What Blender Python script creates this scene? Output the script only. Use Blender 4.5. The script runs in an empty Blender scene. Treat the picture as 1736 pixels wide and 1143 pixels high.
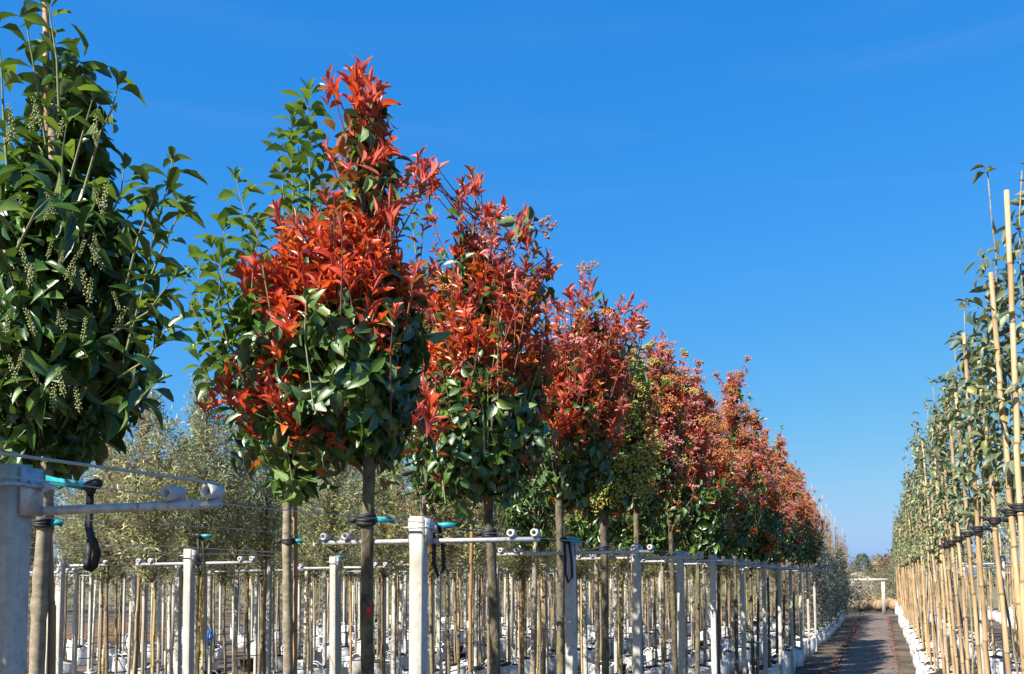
import bpy, math, random
import numpy as np
from mathutils import Vector, Matrix

rnd = random.Random(7)
rs = np.random.RandomState(11)
sc = bpy.context.scene
COL = sc.collection

# ------------------------------------------------------------------ camera
EYE, FPX, PW, PH = 2.24, 1600.0, 1736.0, 1143.0
PX0, PY0 = 868.0, 877.0
YAW, PITCH, ROLL = math.radians(21.4), math.radians(3.72), 0.0048
CAM = np.array([0.0, 0.0, EYE])
_f = np.array([-math.sin(YAW) * math.cos(PITCH), math.cos(YAW) * math.cos(PITCH), math.sin(PITCH)])
_r0 = np.array([math.cos(YAW), math.sin(YAW), 0.0])
_u0 = np.cross(_r0, _f)
RIGHT = _r0 * math.cos(ROLL) - _u0 * math.sin(ROLL)
UP = _u0 * math.cos(ROLL) + _r0 * math.sin(ROLL)
FWD = _f
cam_d = bpy.data.cameras.new('camera')
cam_o = bpy.data.objects.new('camera', cam_d)
COL.objects.link(cam_o)
m = Matrix.Identity(4)
for i in range(3):
    m[i][0], m[i][1], m[i][2], m[i][3] = RIGHT[i], UP[i], -FWD[i], CAM[i]
cam_o.matrix_world = m
cam_d.sensor_width = 36.0
cam_d.sensor_fit = 'HORIZONTAL'
cam_d.lens = 36.0 * FPX / PW
cam_d.shift_x = 0.0
cam_d.shift_y = (PY0 - PH / 2) / PW
cam_d.clip_start = 0.05
cam_d.clip_end = 5000
sc.camera = cam_o

# ------------------------------------------------------------------ light
SUN_EL = math.radians(43)
SUN_AZ = math.atan2(-0.40, -0.92)            # clockwise from +Y
to_sun = Vector((math.sin(SUN_AZ) * math.cos(SUN_EL), math.cos(SUN_AZ) * math.cos(SUN_EL), math.sin(SUN_EL)))
w = bpy.data.worlds.new('World')
sc.world = w
w.use_nodes = True
nt = w.node_tree
bg = nt.nodes['Background']
sky = nt.nodes.new('ShaderNodeTexSky')
sky.sky_type = 'NISHITA'
sky.sun_disc = False
sky.sun_elevation = SUN_EL
sky.sun_rotation = SUN_AZ
sky.altitude = 0
sky.air_density = 1.0
sky.dust_density = 1.0
sky.ozone_density = 2.0
bg.inputs['Strength'].default_value = 0.083
# one tone curve for the whole sky: the deep, even blue of a phone picture
_sp = nt.nodes.new('ShaderNodeSeparateColor')
_cb = nt.nodes.new('ShaderNodeCombineColor')
nt.links.new(sky.outputs[0], _sp.inputs[0])
for _i, (_g, _a) in enumerate(((1.569, 0.0186), (0.655, 0.1234), (0.372, 0.3428))):
    _p = nt.nodes.new('ShaderNodeMath'); _p.operation = 'POWER'; _p.inputs[1].default_value = _g
    _m = nt.nodes.new('ShaderNodeMath'); _m.operation = 'MULTIPLY'; _m.inputs[1].default_value = _a / 0.13
    _n = nt.nodes.new('ShaderNodeMath'); _n.operation = 'MINIMUM'; _n.inputs[1].default_value = 0.6 / 0.13
    nt.links.new(_sp.outputs[_i], _p.inputs[0]); nt.links.new(_p.outputs[0], _m.inputs[0])
    nt.links.new(_m.outputs[0], _n.inputs[0]); nt.links.new(_n.outputs[0], _cb.inputs[_i])
# a breath of thin high cloud
_tc = nt.nodes.new('ShaderNodeTexCoord')
_mp = nt.nodes.new('ShaderNodeMapping'); _mp.inputs['Scale'].default_value = (1.6, 1.6, 13.0)
_no = nt.nodes.new('ShaderNodeTexNoise'); _no.inputs['Scale'].default_value = 1.5; _no.inputs['Detail'].default_value = 7; _no.inputs['Distortion'].default_value = 0.6
_mr = nt.nodes.new('ShaderNodeMapRange'); _mr.inputs[1].default_value = 0.52; _mr.inputs[2].default_value = 0.82; _mr.inputs[4].default_value = 0.035
_mx = nt.nodes.new('ShaderNodeMix'); _mx.data_type = 'RGBA'; _mx.inputs[7].default_value = (3.4, 4.3, 5.0, 1)
nt.links.new(_tc.outputs['Generated'], _mp.inputs[0]); nt.links.new(_mp.outputs[0], _no.inputs['Vector'])
nt.links.new(_no.outputs[0], _mr.inputs[0]); nt.links.new(_mr.outputs[0], _mx.inputs[0])
nt.links.new(_cb.outputs[0], _mx.inputs[6]); nt.links.new(_mx.outputs[2], bg.inputs['Color'])
sl = bpy.data.lights.new('sun', 'SUN')
sl.energy = 5.0
sl.angle = math.radians(0.5)
sl.color = (1.0, 0.93, 0.82)
so = bpy.data.objects.new('sun', sl)
COL.objects.link(so)
so.rotation_euler = to_sun.to_track_quat('Z', 'Y').to_euler()
so.location = (-10, -10, 20)
sc.view_settings.view_transform = 'Standard'
sc.view_settings.look = 'None'
sc.view_settings.exposure = 1.25
sc.view_settings.gamma = 1.0
sc.view_settings.use_curve_mapping = False
sc.cycles.max_bounces = 6
sc.cycles.diffuse_bounces = 3
sc.cycles.glossy_bounces = 2
sc.cycles.transmission_bounces = 3
sc.cycles.transparent_max_bounces = 4


# ------------------------------------------------------------------ helpers
def at(px, py, d):
    """the point of the place seen at that spot of the photograph, d metres deep"""
    return CAM + d * (FWD + RIGHT * (px - PX0) / FPX + UP * (PY0 - py) / FPX)


def proj(p):
    q = p - CAM
    z = q @ FWD
    return PX0 + FPX * (q @ RIGHT) / z, PY0 - FPX * (q @ UP) / z, z


def depth_of(x, y):
    return float(np.array([x, y, 0.0]) @ np.array([FWD[0], FWD[1], 0.0]))


CY, SY = math.cos(YAW), math.sin(YAW)


def row_y(X, d):
    return (d + X * SY) / CY


def empty(name, loc, rz=0.0):
    o = bpy.data.objects.new(name, None)
    o.empty_display_size = 0.1
    o.location = loc
    o.rotation_euler = (0, 0, rz)
    COL.objects.link(o)
    return o


def tag(o, label, cat, group=None, kind=None):
    if label:
        o['label'] = label
    if cat:
        o['category'] = cat
    if group:
        o['group'] = group
    if kind:
        o['kind'] = kind
    return o


def np_mesh(name, V, F, mats, mi=None, smooth=True, attr=None):
    """V (n,3), F list of int arrays (k,3)/(k,4)"""
    me = bpy.data.meshes.new(name)
    V = np.asarray(V, dtype=np.float32)
    Fs = [np.asarray(f, dtype=np.int32) for f in F if len(f)]
    nl = sum(f.size for f in Fs)
    nf = sum(len(f) for f in Fs)
    me.vertices.add(len(V))
    me.vertices.foreach_set('co', V.ravel())
    me.loops.add(nl)
    me.loops.foreach_set('vertex_index', np.concatenate([f.ravel() for f in Fs]))
    me.polygons.add(nf)
    tot = np.concatenate([np.full(len(f), f.shape[1], dtype=np.int32) for f in Fs])
    st = np.concatenate([[0], np.cumsum(tot)[:-1]]).astype(np.int32)
    me.polygons.foreach_set('loop_start', st)
    try:
        me.polygons.foreach_set('loop_total', tot)
    except Exception:
        pass
    for mm in mats:
        me.materials.append(mm)
    if mi is not None:
        me.polygons.foreach_set('material_index', np.asarray(mi, dtype=np.int32))
    me.update(calc_edges=True)
    if smooth:
        me.polygons.foreach_set('use_smooth', np.ones(nf, dtype=bool))
    if attr is not None:
        a = me.attributes.new('rib', 'FLOAT', 'POINT')
        a.data.foreach_set('value', np.asarray(attr, dtype=np.float32))
    return me


def link(name, me, parent=None, loc=None):
    o = bpy.data.objects.new(name, me)
    COL.objects.link(o)
    if parent is not None:
        o.parent = parent
    if loc is not None:
        o.location = loc
    return o


def copy_tree(o, parent=None):
    c = o.copy()
    COL.objects.link(c)
    c.parent = parent
    for ch in o.children:
        copy_tree(ch, c)
    return c


class MB:
    """collects quads and triangles of tubes, boxes and lathes for one mesh"""

    def __init__(s):
        s.v, s.q, s.t, s.qm, s.tm = [], [], [], [], []

    def tube(s, pts, rad, n=6, mi=0, cap=True):
        pts = [Vector(p) for p in pts]
        b = len(s.v)
        k = len(pts)
        ref = None
        for i, p in enumerate(pts):
            t = (pts[min(i + 1, k - 1)] - pts[max(i - 1, 0)])
            if t.length < 1e-9:
                t = Vector((0, 0, 1))
            t.normalize()
            if ref is None:
                ref = t.orthogonal().normalized()
            a = (ref - t * ref.dot(t))
            a = a.normalized() if a.length > 1e-6 else t.orthogonal().normalized()
            ref = a
            bt = t.cross(a)
            r = rad[i] if hasattr(rad, '__len__') else rad
            for j in range(n):
                an = 2 * math.pi * j / n
                s.v.append(p + (a * math.cos(an) + bt * math.sin(an)) * r)
        for i in range(k - 1):
            for j in range(n):
                j2 = (j + 1) % n
                s.q.append((b + i * n + j, b + i * n + j2, b + (i + 1) * n + j2, b + (i + 1) * n + j))
                s.qm.append(mi)
        if cap:
            for i, fl in ((0, True), (k - 1, False)):
                r0 = b + i * n
                for j in range(1, n - 1):
                    s.t.append((r0, r0 + j + 1, r0 + j) if fl else (r0, r0 + j, r0 + j + 1))
                    s.tm.append(mi)
        return s

    def box(s, c, h, mi=0, ch=0.0, rot=None):
        """box with centre c, half sizes h; ch chamfers the four upright edges"""
        c = Vector(c)
        hx, hy, hz = h
        if ch > 0:
            ring = [(hx, hy - ch), (hx - ch, hy), (-hx + ch, hy), (-hx, hy - ch), (-hx, -hy + ch), (-hx + ch, -hy), (hx - ch, -hy), (hx, -hy + ch)]
        else:
            ring = [(hx, hy), (-hx, hy), (-hx, -hy), (hx, -hy)]
        n = len(ring)
        b = len(s.v)
        for z in (-hz, hz):
            for x, y in ring:
                p = Vector((x, y, z))
                if rot is not None:
                    p = rot @ p
                s.v.append(c + p)
        for j in range(n):
            j2 = (j + 1) % n
            s.q.append((b + j, b + j2, b + n + j2, b + n + j))
            s.qm.append(mi)
        for j in range(1, n - 1):
            s.t.append((b, b + j + 1, b + j)); s.tm.append(mi)
            s.t.append((b + n, b + n + j, b + n + j + 1)); s.tm.append(mi)
        return s

    def octa(s, c, r, mi=0, st=1.0):
        c = Vector(c)
        b = len(s.v)
        for d in ((r, 0, 0), (0, r, 0), (-r, 0, 0), (0, -r, 0), (0, 0, r * st), (0, 0, -r * st)):
            s.v.append(c + Vector(d))
        for j in range(4):
            j2 = (j + 1) % 4
            s.t.append((b + j, b + j2, b + 4)); s.tm.append(mi)
            s.t.append((b + j2, b + j, b + 5)); s.tm.append(mi)

    def mesh(s, name, mats, smooth=True):
        return np_mesh(name, np.array([tuple(v) for v in s.v]), [np.array(s.q).reshape(-1, 4), np.array(s.t).reshape(-1, 3)],
                       mats, list(s.qm) + list(s.tm), smooth)


# ------------------------------------------------------------------ materials
def new_mat(name):
    mt = bpy.data.materials.new(name)
    mt.use_nodes = True
    t = mt.node_tree
    p = t.nodes['Principled BSDF']
    return mt, t, p


def nd(t, typ, **kw):
    n = t.nodes.new(typ)
    for k, v in kw.items():
        setattr(n, k, v)
    return n


def ramp(t, stops):
    r = nd(t, 'ShaderNodeValToRGB')
    el = r.color_ramp.elements
    while len(el) < len(stops):
        el.new(0.5)
    for e, (p, c) in zip(el, stops):
        e.position = p
        e.color = (*c, 1)
    return r


def mixc(t, a, b, fac):
    mx = nd(t, 'ShaderNodeMix', data_type='RGBA')
    for s_, v in ((6, a), (7, b), (0, fac)):
        if hasattr(v, 'is_output'):
            t.links.new(v, mx.inputs[s_])
        else:
            mx.inputs[s_].default_value = (*v, 1) if isinstance(v, tuple) else v
    return mx.outputs[2]


def leaf_mat(name, stops, back, rough=0.32, trans=0.22, rib=(0.3, 0.3, 0.12), ribf=0.35, tcol=None, spec=0.5, backf=0.6):
    mt, t, p = new_mat(name)
    geo = nd(t, 'ShaderNodeNewGeometry')
    oi = nd(t, 'ShaderNodeObjectInfo')
    ad = nd(t, 'ShaderNodeMath', operation='ADD')
    t.links.new(geo.outputs['Random Per Island'], ad.inputs[0])
    t.links.new(oi.outputs['Random'], ad.inputs[1])
    fr = nd(t, 'ShaderNodeMath', operation='FRACT')
    t.links.new(ad.outputs[0], fr.inputs[0])
    rp = ramp(t, stops)
    t.links.new(fr.outputs[0], rp.inputs[0])
    no = nd(t, 'ShaderNodeTexNoise')
    no.inputs['Scale'].default_value = 60
    tc = nd(t, 'ShaderNodeTexCoord')
    t.links.new(tc.outputs['Object'], no.inputs['Vector'])
    at_ = nd(t, 'ShaderNodeAttribute', attribute_name='rib')
    mr = nd(t, 'ShaderNodeMapRange')
    mr.inputs[1].default_value = 0.80
    mr.inputs[2].default_value = 0.98
    mr.inputs[3].default_value = 0
    mr.inputs[4].default_value = ribf
    t.links.new(at_.outputs['Fac'], mr.inputs[0])
    c = mixc(t, rp.outputs[0], rib, mr.outputs[0])
    bm_ = nd(t, 'ShaderNodeMath', operation='MULTIPLY')
    bm_.inputs[1].default_value = backf
    t.links.new(geo.outputs['Backfacing'], bm_.inputs[0])
    c = mixc(t, c, back, bm_.outputs[0])
    t.links.new(c, p.inputs['Base Color'])
    p.inputs['Specular IOR Level'].default_value = spec
    rr = nd(t, 'ShaderNodeMapRange')
    rr.inputs[3].default_value = rough - 0.06
    rr.inputs[4].default_value = rough + 0.10
    t.links.new(no.outputs[0], rr.inputs[0])
    r2 = nd(t, 'ShaderNodeMath', operation='MULTIPLY_ADD')
    r2.inputs[1].default_value = 0.3
    t.links.new(geo.outputs['Backfacing'], r2.inputs[0])
    t.links.new(rr.outputs[0], r2.inputs[2])
    t.links.new(r2.outputs[0], p.inputs['Roughness'])
    bp = nd(t, 'ShaderNodeBump')
    bp.inputs['Strength'].default_value = 0.25
    bp.inputs['Distance'].default_value = 0.003
    t.links.new(no.outputs[0], bp.inputs['Height'])
    t.links.new(bp.outputs[0], p.inputs['Normal'])
    tr = nd(t, 'ShaderNodeBsdfTranslucent')
    if tcol:
        tr.inputs[0].default_value = (*tcol, 1)
    else:
        t.links.new(c, tr.inputs[0])
    ms = nd(t, 'ShaderNodeMixShader')
    ms.inputs[0].default_value = trans
    t.links.new(p.outputs[0], ms.inputs[1])
    t.links.new(tr.outputs[0], ms.inputs[2])
    t.links.new(ms.outputs[0], t.nodes['Material Output'].inputs[0])
    return mt


def rough_mat(name, stops, scale=8, rough=0.8, bump=0.3, dist=0.01, stretch=(1, 1, 1), detail=6, second=None, spec=0.3, objrand=0.0, metal=0.0, coord='Object'):
    """noise-coloured surface with fine relief; second = (scale, colour, low, high) blotches"""
    mt, t, p = new_mat(name)
    tc = nd(t, 'ShaderNodeTexCoord')
    mp = nd(t, 'ShaderNodeMapping')
    mp.inputs['Scale'].default_value = stretch
    oi = nd(t, 'ShaderNodeObjectInfo')
    va = nd(t, 'ShaderNodeVectorMath', operation='MULTIPLY_ADD')
    va.inputs[1].default_value = (7.3, 3.1, 5.7)
    cb = nd(t, 'ShaderNodeCombineXYZ')
    for i in range(3):
        t.links.new(oi.outputs['Random'], cb.inputs[i])
    t.links.new(cb.outputs[0], va.inputs[0])
    t.links.new(tc.outputs[coord], va.inputs[2])
    t.links.new(va.outputs[0], mp.inputs[0])
    no = nd(t, 'ShaderNodeTexNoise')
    no.inputs['Scale'].default_value = scale
    no.inputs['Detail'].default_value = detail
    no.inputs['Roughness'].default_value = 0.65
    t.links.new(mp.outputs[0], no.inputs['Vector'])
    rp = ramp(t, stops)
    t.links.new(no.outputs[0], rp.inputs[0])
    c = rp.outputs[0]
    if second:
        n2 = nd(t, 'ShaderNodeTexNoise')
        n2.inputs['Scale'].default_value = second[0]
        n2.inputs['Detail'].default_value = 4
        t.links.new(va.outputs[0], n2.inputs['Vector'])
        mr = nd(t, 'ShaderNodeMapRange')
        mr.inputs[1].default_value = second[2]
        mr.inputs[2].default_value = second[3]
        t.links.new(n2.outputs[0], mr.inputs[0])
        c = mixc(t, c, second[1], mr.outputs[0])
    if objrand:
        hs = nd(t, 'ShaderNodeHueSaturation')
        mr2 = nd(t, 'ShaderNodeMapRange')
        mr2.inputs[3].default_value = 1 - objrand
        mr2.inputs[4].default_value = 1 + objrand
        t.links.new(oi.outputs['Random'], mr2.inputs[0])
        t.links.new(mr2.outputs[0], hs.inputs['Value'])
        t.links.new(c, hs.inputs['Color'])
        c = hs.outputs[0]
    t.links.new(c, p.inputs['Base Color'])
    p.inputs['Roughness'].default_value = rough
    p.inputs['Specular IOR Level'].default_value = spec
    p.inputs['Metallic'].default_value = metal
    bp = nd(t, 'ShaderNodeBump')
    bp.inputs['Strength'].default_value = bump
    bp.inputs['Distance'].default_value = dist
    t.links.new(no.outputs[0], bp.inputs['Height'])
    t.links.new(bp.outputs[0], p.inputs['Normal'])
    return mt


M = {}
M['red'] = leaf_mat('young_red_leaf', [(0, (0.44, 0.028, 0.017)), (0.45, (0.58, 0.055, 0.016)), (0.8, (0.63, 0.105, 0.020)), (1, (0.56, 0.075, 0.06))],
                    (0.52, 0.085, 0.05), rough=0.37, trans=0.34, rib=(0.58, 0.16, 0.11), tcol=(0.80, 0.12, 0.02), spec=1.0)
M['pink'] = leaf_mat('young_pink_leaf', [(0, (0.44, 0.055, 0.055)), (0.5, (0.52, 0.10, 0.09)), (1, (0.60, 0.15, 0.085))],
                     (0.56, 0.20, 0.17), rough=0.38, trans=0.36, rib=(0.6, 0.2, 0.16), tcol=(0.75, 0.16, 0.08), spec=0.9)
M['orange'] = leaf_mat('orange_leaf', [(0, (0.50, 0.09, 0.015)), (0.6, (0.55, 0.14, 0.02)), (1, (0.36, 0.13, 0.03))],
                       (0.45, 0.16, 0.06), rough=0.34, trans=0.30, rib=(0.5, 0.2, 0.08), tcol=(0.6, 0.15, 0.02))
M['green'] = leaf_mat('dark_glossy_leaf', [(0, (0.014, 0.042, 0.008)), (0.55, (0.030, 0.080, 0.013)), (0.85, (0.055, 0.12, 0.020)), (1, (0.11, 0.17, 0.032))],
                      (0.12, 0.19, 0.06), rough=0.33, trans=0.08, rib=(0.16, 0.2, 0.07), spec=0.7)
M['bronze_mid'] = leaf_mat('bronze_green_leaf', [(0, (0.10, 0.085, 0.018)), (0.5, (0.20, 0.11, 0.025)), (1, (0.30, 0.10, 0.03))],
                            (0.28, 0.18, 0.07), rough=0.28, trans=0.28, rib=(0.3, 0.2, 0.08), tcol=(0.45, 0.18, 0.03))
M['lime'] = leaf_mat('fresh_green_leaf', [(0, (0.04, 0.10, 0.012)), (0.5, (0.075, 0.155, 0.02)), (1, (0.14, 0.22, 0.035))],
                     (0.18, 0.25, 0.08), rough=0.3, trans=0.3, rib=(0.25, 0.3, 0.1), tcol=(0.2, 0.32, 0.03))
M['laurel'] = leaf_mat('laurel_leaf', [(0, (0.012, 0.042, 0.008)), (0.5, (0.026, 0.075, 0.012)), (0.85, (0.05, 0.12, 0.018)), (1, (0.10, 0.19, 0.025))],
                       (0.13, 0.20, 0.06), rough=0.27, trans=0.12, rib=(0.2, 0.26, 0.08), spec=0.6, tcol=(0.14, 0.26, 0.03))
M['olive'] = leaf_mat('olive_leaf', [(0, (0.075, 0.10, 0.024)), (0.5, (0.19, 0.21, 0.058)), (0.85, (0.33, 0.335, 0.13)), (1, (0.29, 0.24, 0.075))],
                      (0.42, 0.43, 0.29), rough=0.36, trans=0.28, ribf=0.0, backf=0.75)
M['bronze'] = leaf_mat('bronze_leaf', [(0, (0.12, 0.05, 0.02)), (0.5, (0.22, 0.09, 0.035)), (1, (0.20, 0.15, 0.06))],
                       (0.25, 0.16, 0.1), rough=0.5, trans=0.2, ribf=0.0)
M['grey_green'] = leaf_mat('grey_green_leaf', [(0, (0.055, 0.085, 0.045)), (0.5, (0.10, 0.135, 0.07)), (0.85, (0.15, 0.18, 0.09)), (1, (0.22, 0.21, 0.05))],
                           (0.26, 0.28, 0.17), rough=0.36, trans=0.2, rib=(0.22, 0.24, 0.12), tcol=(0.2, 0.24, 0.05))
M['blue_green'] = leaf_mat('blue_green_leaf', [(0, (0.02, 0.032, 0.028)), (0.6, (0.045, 0.062, 0.052)), (1, (0.10, 0.11, 0.085))],
                           (0.2, 0.22, 0.18), rough=0.3, trans=0.1, ribf=0.0)
M['dry'] = leaf_mat('dry_tan_leaf', [(0, (0.16, 0.10, 0.055)), (0.5, (0.26, 0.17, 0.09)), (1, (0.34, 0.24, 0.14))], (0.3, 0.22, 0.15), rough=0.6, trans=0.15, ribf=0.0)
M['blossom'] = leaf_mat('white_blossom', [(0, (0.62, 0.58, 0.50)), (1, (0.75, 0.72, 0.66))], (0.7, 0.68, 0.6), rough=0.6, trans=0.2, ribf=0.0)
M['far_green'] = leaf_mat('far_green_leaf', [(0, (0.05, 0.075, 0.04)), (1, (0.10, 0.12, 0.06))], (0.12, 0.14, 0.09), rough=0.6, trans=0.1, ribf=0.0)
M['litter'] = leaf_mat('fallen_red_leaf', [(0, (0.17, 0.035, 0.02)), (0.6, (0.24, 0.06, 0.035)), (1, (0.10, 0.05, 0.03))], (0.3, 0.12, 0.08), rough=0.6, trans=0.05, ribf=0.0)
M['bud'] = rough_mat('cream_flower', [(0.3, (0.20, 0.24, 0.06)), (0.6, (0.34, 0.37, 0.15)), (0.8, (0.50, 0.50, 0.32))], scale=40, bump=0.1, rough=0.6)
M['corymb_pink'] = rough_mat('pink_flower_bud', [(0.3, (0.40, 0.13, 0.12)), (0.6, (0.52, 0.22, 0.19)), (0.8, (0.58, 0.32, 0.26))], scale=60, bump=0.1)
M['corymb_orange'] = rough_mat('orange_flower_bud', [(0.3, (0.36, 0.12, 0.03)), (0.6, (0.46, 0.20, 0.06)), (0.8, (0.48, 0.28, 0.12))], scale=60, bump=0.1)
M['corymb_lime'] = rough_mat('yellow_green_bud', [(0.3, (0.26, 0.28, 0.05)), (0.6, (0.36, 0.36, 0.08)), (0.8, (0.42, 0.40, 0.14))], scale=60, bump=0.1)
M['twig'] = rough_mat('green_twig', [(0.3, (0.13, 0.15, 0.06)), (0.7, (0.28, 0.28, 0.15))], scale=30, bump=0.2)
M['red_twig'] = rough_mat('red_twig', [(0.3, (0.12, 0.04, 0.03)), (0.7, (0.26, 0.10, 0.07))], scale=30, bump=0.2)
M['bark'] = rough_mat('grey_brown_bark', [(0.3, (0.030, 0.024, 0.018)), (0.5, (0.10, 0.080, 0.055)), (0.7, (0.21, 0.175, 0.125))], scale=30, stretch=(1, 1, 0.55),
                      bump=1.0, dist=0.015, detail=10, second=(9, (0.17, 0.16, 0.07), 0.5, 0.72), objrand=0.15)
M['pale_bark'] = rough_mat('pale_ringed_bark', [(0.25, (0.10, 0.08, 0.055)), (0.5, (0.24, 0.20, 0.14)), (0.75, (0.38, 0.34, 0.26))], scale=18, stretch=(1, 1, 1.7),
                           bump=0.6, dist=0.006, detail=8, second=(11, (0.16, 0.14, 0.09), 0.52, 0.75), objrand=0.12)
M['olive_bark'] = rough_mat('slim_stem_bark', [(0.25, (0.09, 0.07, 0.04)), (0.5, (0.19, 0.155, 0.095)), (0.75, (0.30, 0.26, 0.18))], scale=20, stretch=(1, 1, 1.5),
                            bump=0.5, dist=0.006, objrand=0.35)
def bamboo(name, stops):
    mt = rough_mat(name, stops, scale=5, stretch=(6, 6, 0.7), bump=0.15, dist=0.004, rough=0.42, spec=0.4,
                   second=(3.0, (0.24, 0.15, 0.075), 0.52, 0.78), objrand=0.25)
    return mt
M['cane'] = bamboo('straw_bamboo', [(0.25, (0.27, 0.17, 0.08)), (0.5, (0.40, 0.27, 0.14)), (0.75, (0.50, 0.37, 0.21))])
M['brown_cane'] = bamboo('weathered_bamboo', [(0.25, (0.22, 0.12, 0.055)), (0.5, (0.34, 0.20, 0.09)), (0.75, (0.44, 0.29, 0.15))])
M['yellow_cane'] = bamboo('yellowed_bamboo', [(0.25, (0.30, 0.21, 0.06)), (0.5, (0.42, 0.31, 0.10)), (0.75, (0.46, 0.36, 0.15))])
M['node'] = rough_mat('bamboo_node', [(0.3, (0.14, 0.09, 0.05)), (0.7, (0.30, 0.21, 0.12))], scale=30, bump=0.3)
M['concrete'] = rough_mat('weathered_concrete', [(0.22, (0.29, 0.28, 0.245)), (0.5, (0.43, 0.415, 0.375)), (0.75, (0.53, 0.515, 0.47))], scale=34, bump=0.35, dist=0.004,
                          detail=9, rough=0.88, second=(5, (0.30, 0.29, 0.23), 0.50, 0.78), objrand=0.10)
# moss creeping down from the top of each post, streaks and pin holes
def moss(mt, top):
    t = mt.node_tree
    p = t.nodes['Principled BSDF']
    src = p.inputs['Base Color'].links[0].from_socket
    tc = nd(t, 'ShaderNodeTexCoord')
    sp = nd(t, 'ShaderNodeSeparateXYZ')
    t.links.new(tc.outputs['Object'], sp.inputs[0])
    no = nd(t, 'ShaderNodeTexNoise')
    no.inputs['Scale'].default_value = 30
    t.links.new(tc.outputs['Object'], no.inputs['Vector'])
    ma = nd(t, 'ShaderNodeMath', operation='MULTIPLY_ADD')
    ma.inputs[1].default_value = 0.22
    t.links.new(no.outputs[0], ma.inputs[0])
    t.links.new(sp.outputs[2], ma.inputs[2])
    mr = nd(t, 'ShaderNodeMapRange')
    mr.inputs[1].default_value = top + 0.12
    mr.inputs[2].default_value = top + 0.26
    mr.inputs[4].default_value = 0.6
    t.links.new(ma.outputs[0], mr.inputs[0])
    c = mixc(t, src, (0.30, 0.28, 0.16), mr.outputs[0])
    vo = nd(t, 'ShaderNodeTexVoronoi')
    vo.inputs['Scale'].default_value = 55
    t.links.new(tc.outputs['Object'], vo.inputs['Vector'])
    m2 = nd(t, 'ShaderNodeMapRange')
    m2.inputs[1].default_value = 0.10
    m2.inputs[2].default_value = 0.16
    m2.inputs[3].default_value = 0.45
    m2.inputs[4].default_value = 0.0
    t.links.new(vo.outputs['Distance'], m2.inputs[0])
    c = mixc(t, c, (0.14, 0.135, 0.12), m2.outputs[0])
    mp = nd(t, 'ShaderNodeMapping')
    mp.inputs['Scale'].default_value = (45, 45, 1.6)
    t.links.new(tc.outputs['Object'], mp.inputs[0])
    sn = nd(t, 'ShaderNodeTexNoise')
    sn.inputs['Scale'].default_value = 1.0
    sn.inputs['Detail'].default_value = 5
    t.links.new(mp.outputs[0], sn.inputs['Vector'])
    m3 = nd(t, 'ShaderNodeMapRange')
    m3.inputs[1].default_value = 0.50
    m3.inputs[2].default_value = 0.72
    m3.inputs[4].default_value = 0.55
    t.links.new(sn.outputs[0], m3.inputs[0])
    c = mixc(t, c, (0.24, 0.225, 0.185), m3.outputs[0])
    t.links.new(c, p.inputs['Base Color'])
POST_H = 2.52
moss(M['concrete'], POST_H - 0.12)
M['galv'] = rough_mat('galvanised_steel', [(0.3, (0.28, 0.29, 0.30)), (0.5, (0.42, 0.43, 0.44)), (0.75, (0.56, 0.56, 0.56))], scale=40, rough=0.5, bump=0.15, dist=0.002, metal=0.35, spec=0.5, second=(38, (0.17, 0.10, 0.06), 0.60, 0.74))
M['ring'] = rough_mat('pale_grey_plastic', [(0.3, (0.36, 0.36, 0.35)), (0.7, (0.52, 0.52, 0.50))], scale=20, rough=0.5, bump=0.05)
M['wire'] = rough_mat('zinc_wire', [(0.3, (0.36, 0.37, 0.38)), (0.7, (0.50, 0.51, 0.52))], scale=20, rough=0.45, metal=0.5, bump=0.05)
M['rubber'] = rough_mat('black_rubber', [(0.3, (0.012, 0.012, 0.014)), (0.7, (0.03, 0.03, 0.032))], scale=30, rough=0.55, bump=0.2)
M['cyan'] = rough_mat('turquoise_strap', [(0.3, (0.01, 0.22, 0.27)), (0.7, (0.015, 0.29, 0.34))], scale=20, rough=0.45, bump=0.1)
M['blue'] = rough_mat('blue_ribbon', [(0.3, (0.01, 0.10, 0.40)), (0.7, (0.02, 0.16, 0.50))], scale=20, rough=0.5, bump=0.1)
M['redtag'] = rough_mat('red_paint', [(0.3, (0.55, 0.02, 0.02)), (0.7, (0.70, 0.04, 0.03))], scale=20, rough=0.5, bump=0.1)
M['bag'] = rough_mat('white_woven_bag', [(0.25, (0.44, 0.45, 0.46)), (0.5, (0.60, 0.61, 0.62)), (0.75, (0.72, 0.72, 0.72))], scale=9, stretch=(1, 1, 0.6), rough=0.6, bump=0.6, dist=0.02,
                     second=(3.5, (0.34, 0.29, 0.22), 0.52, 0.78), objrand=0.08)
M['pot'] = rough_mat('black_pot_plastic', [(0.3, (0.018, 0.018, 0.02)), (0.7, (0.04, 0.04, 0.042))], scale=10, rough=0.45, bump=0.1)
M['soil'] = rough_mat('dark_potting_soil', [(0.3, (0.018, 0.014, 0.010)), (0.6, (0.045, 0.033, 0.022)), (0.8, (0.09, 0.065, 0.045))], scale=60, rough=0.95, bump=1.0, dist=0.02)
M['ball'] = rough_mat('jute_root_ball', [(0.3, (0.20, 0.13, 0.07)), (0.6, (0.32, 0.22, 0.13)), (0.8, (0.40, 0.30, 0.19))], scale=18, rough=0.9, bump=0.7, dist=0.03)
M['earth'] = rough_mat('red_brown_earth', [(0.3, (0.045, 0.026, 0.016)), (0.55, (0.10, 0.058, 0.034)), (0.8, (0.17, 0.105, 0.065))], scale=9, rough=0.95, bump=0.8, dist=0.04)
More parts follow.
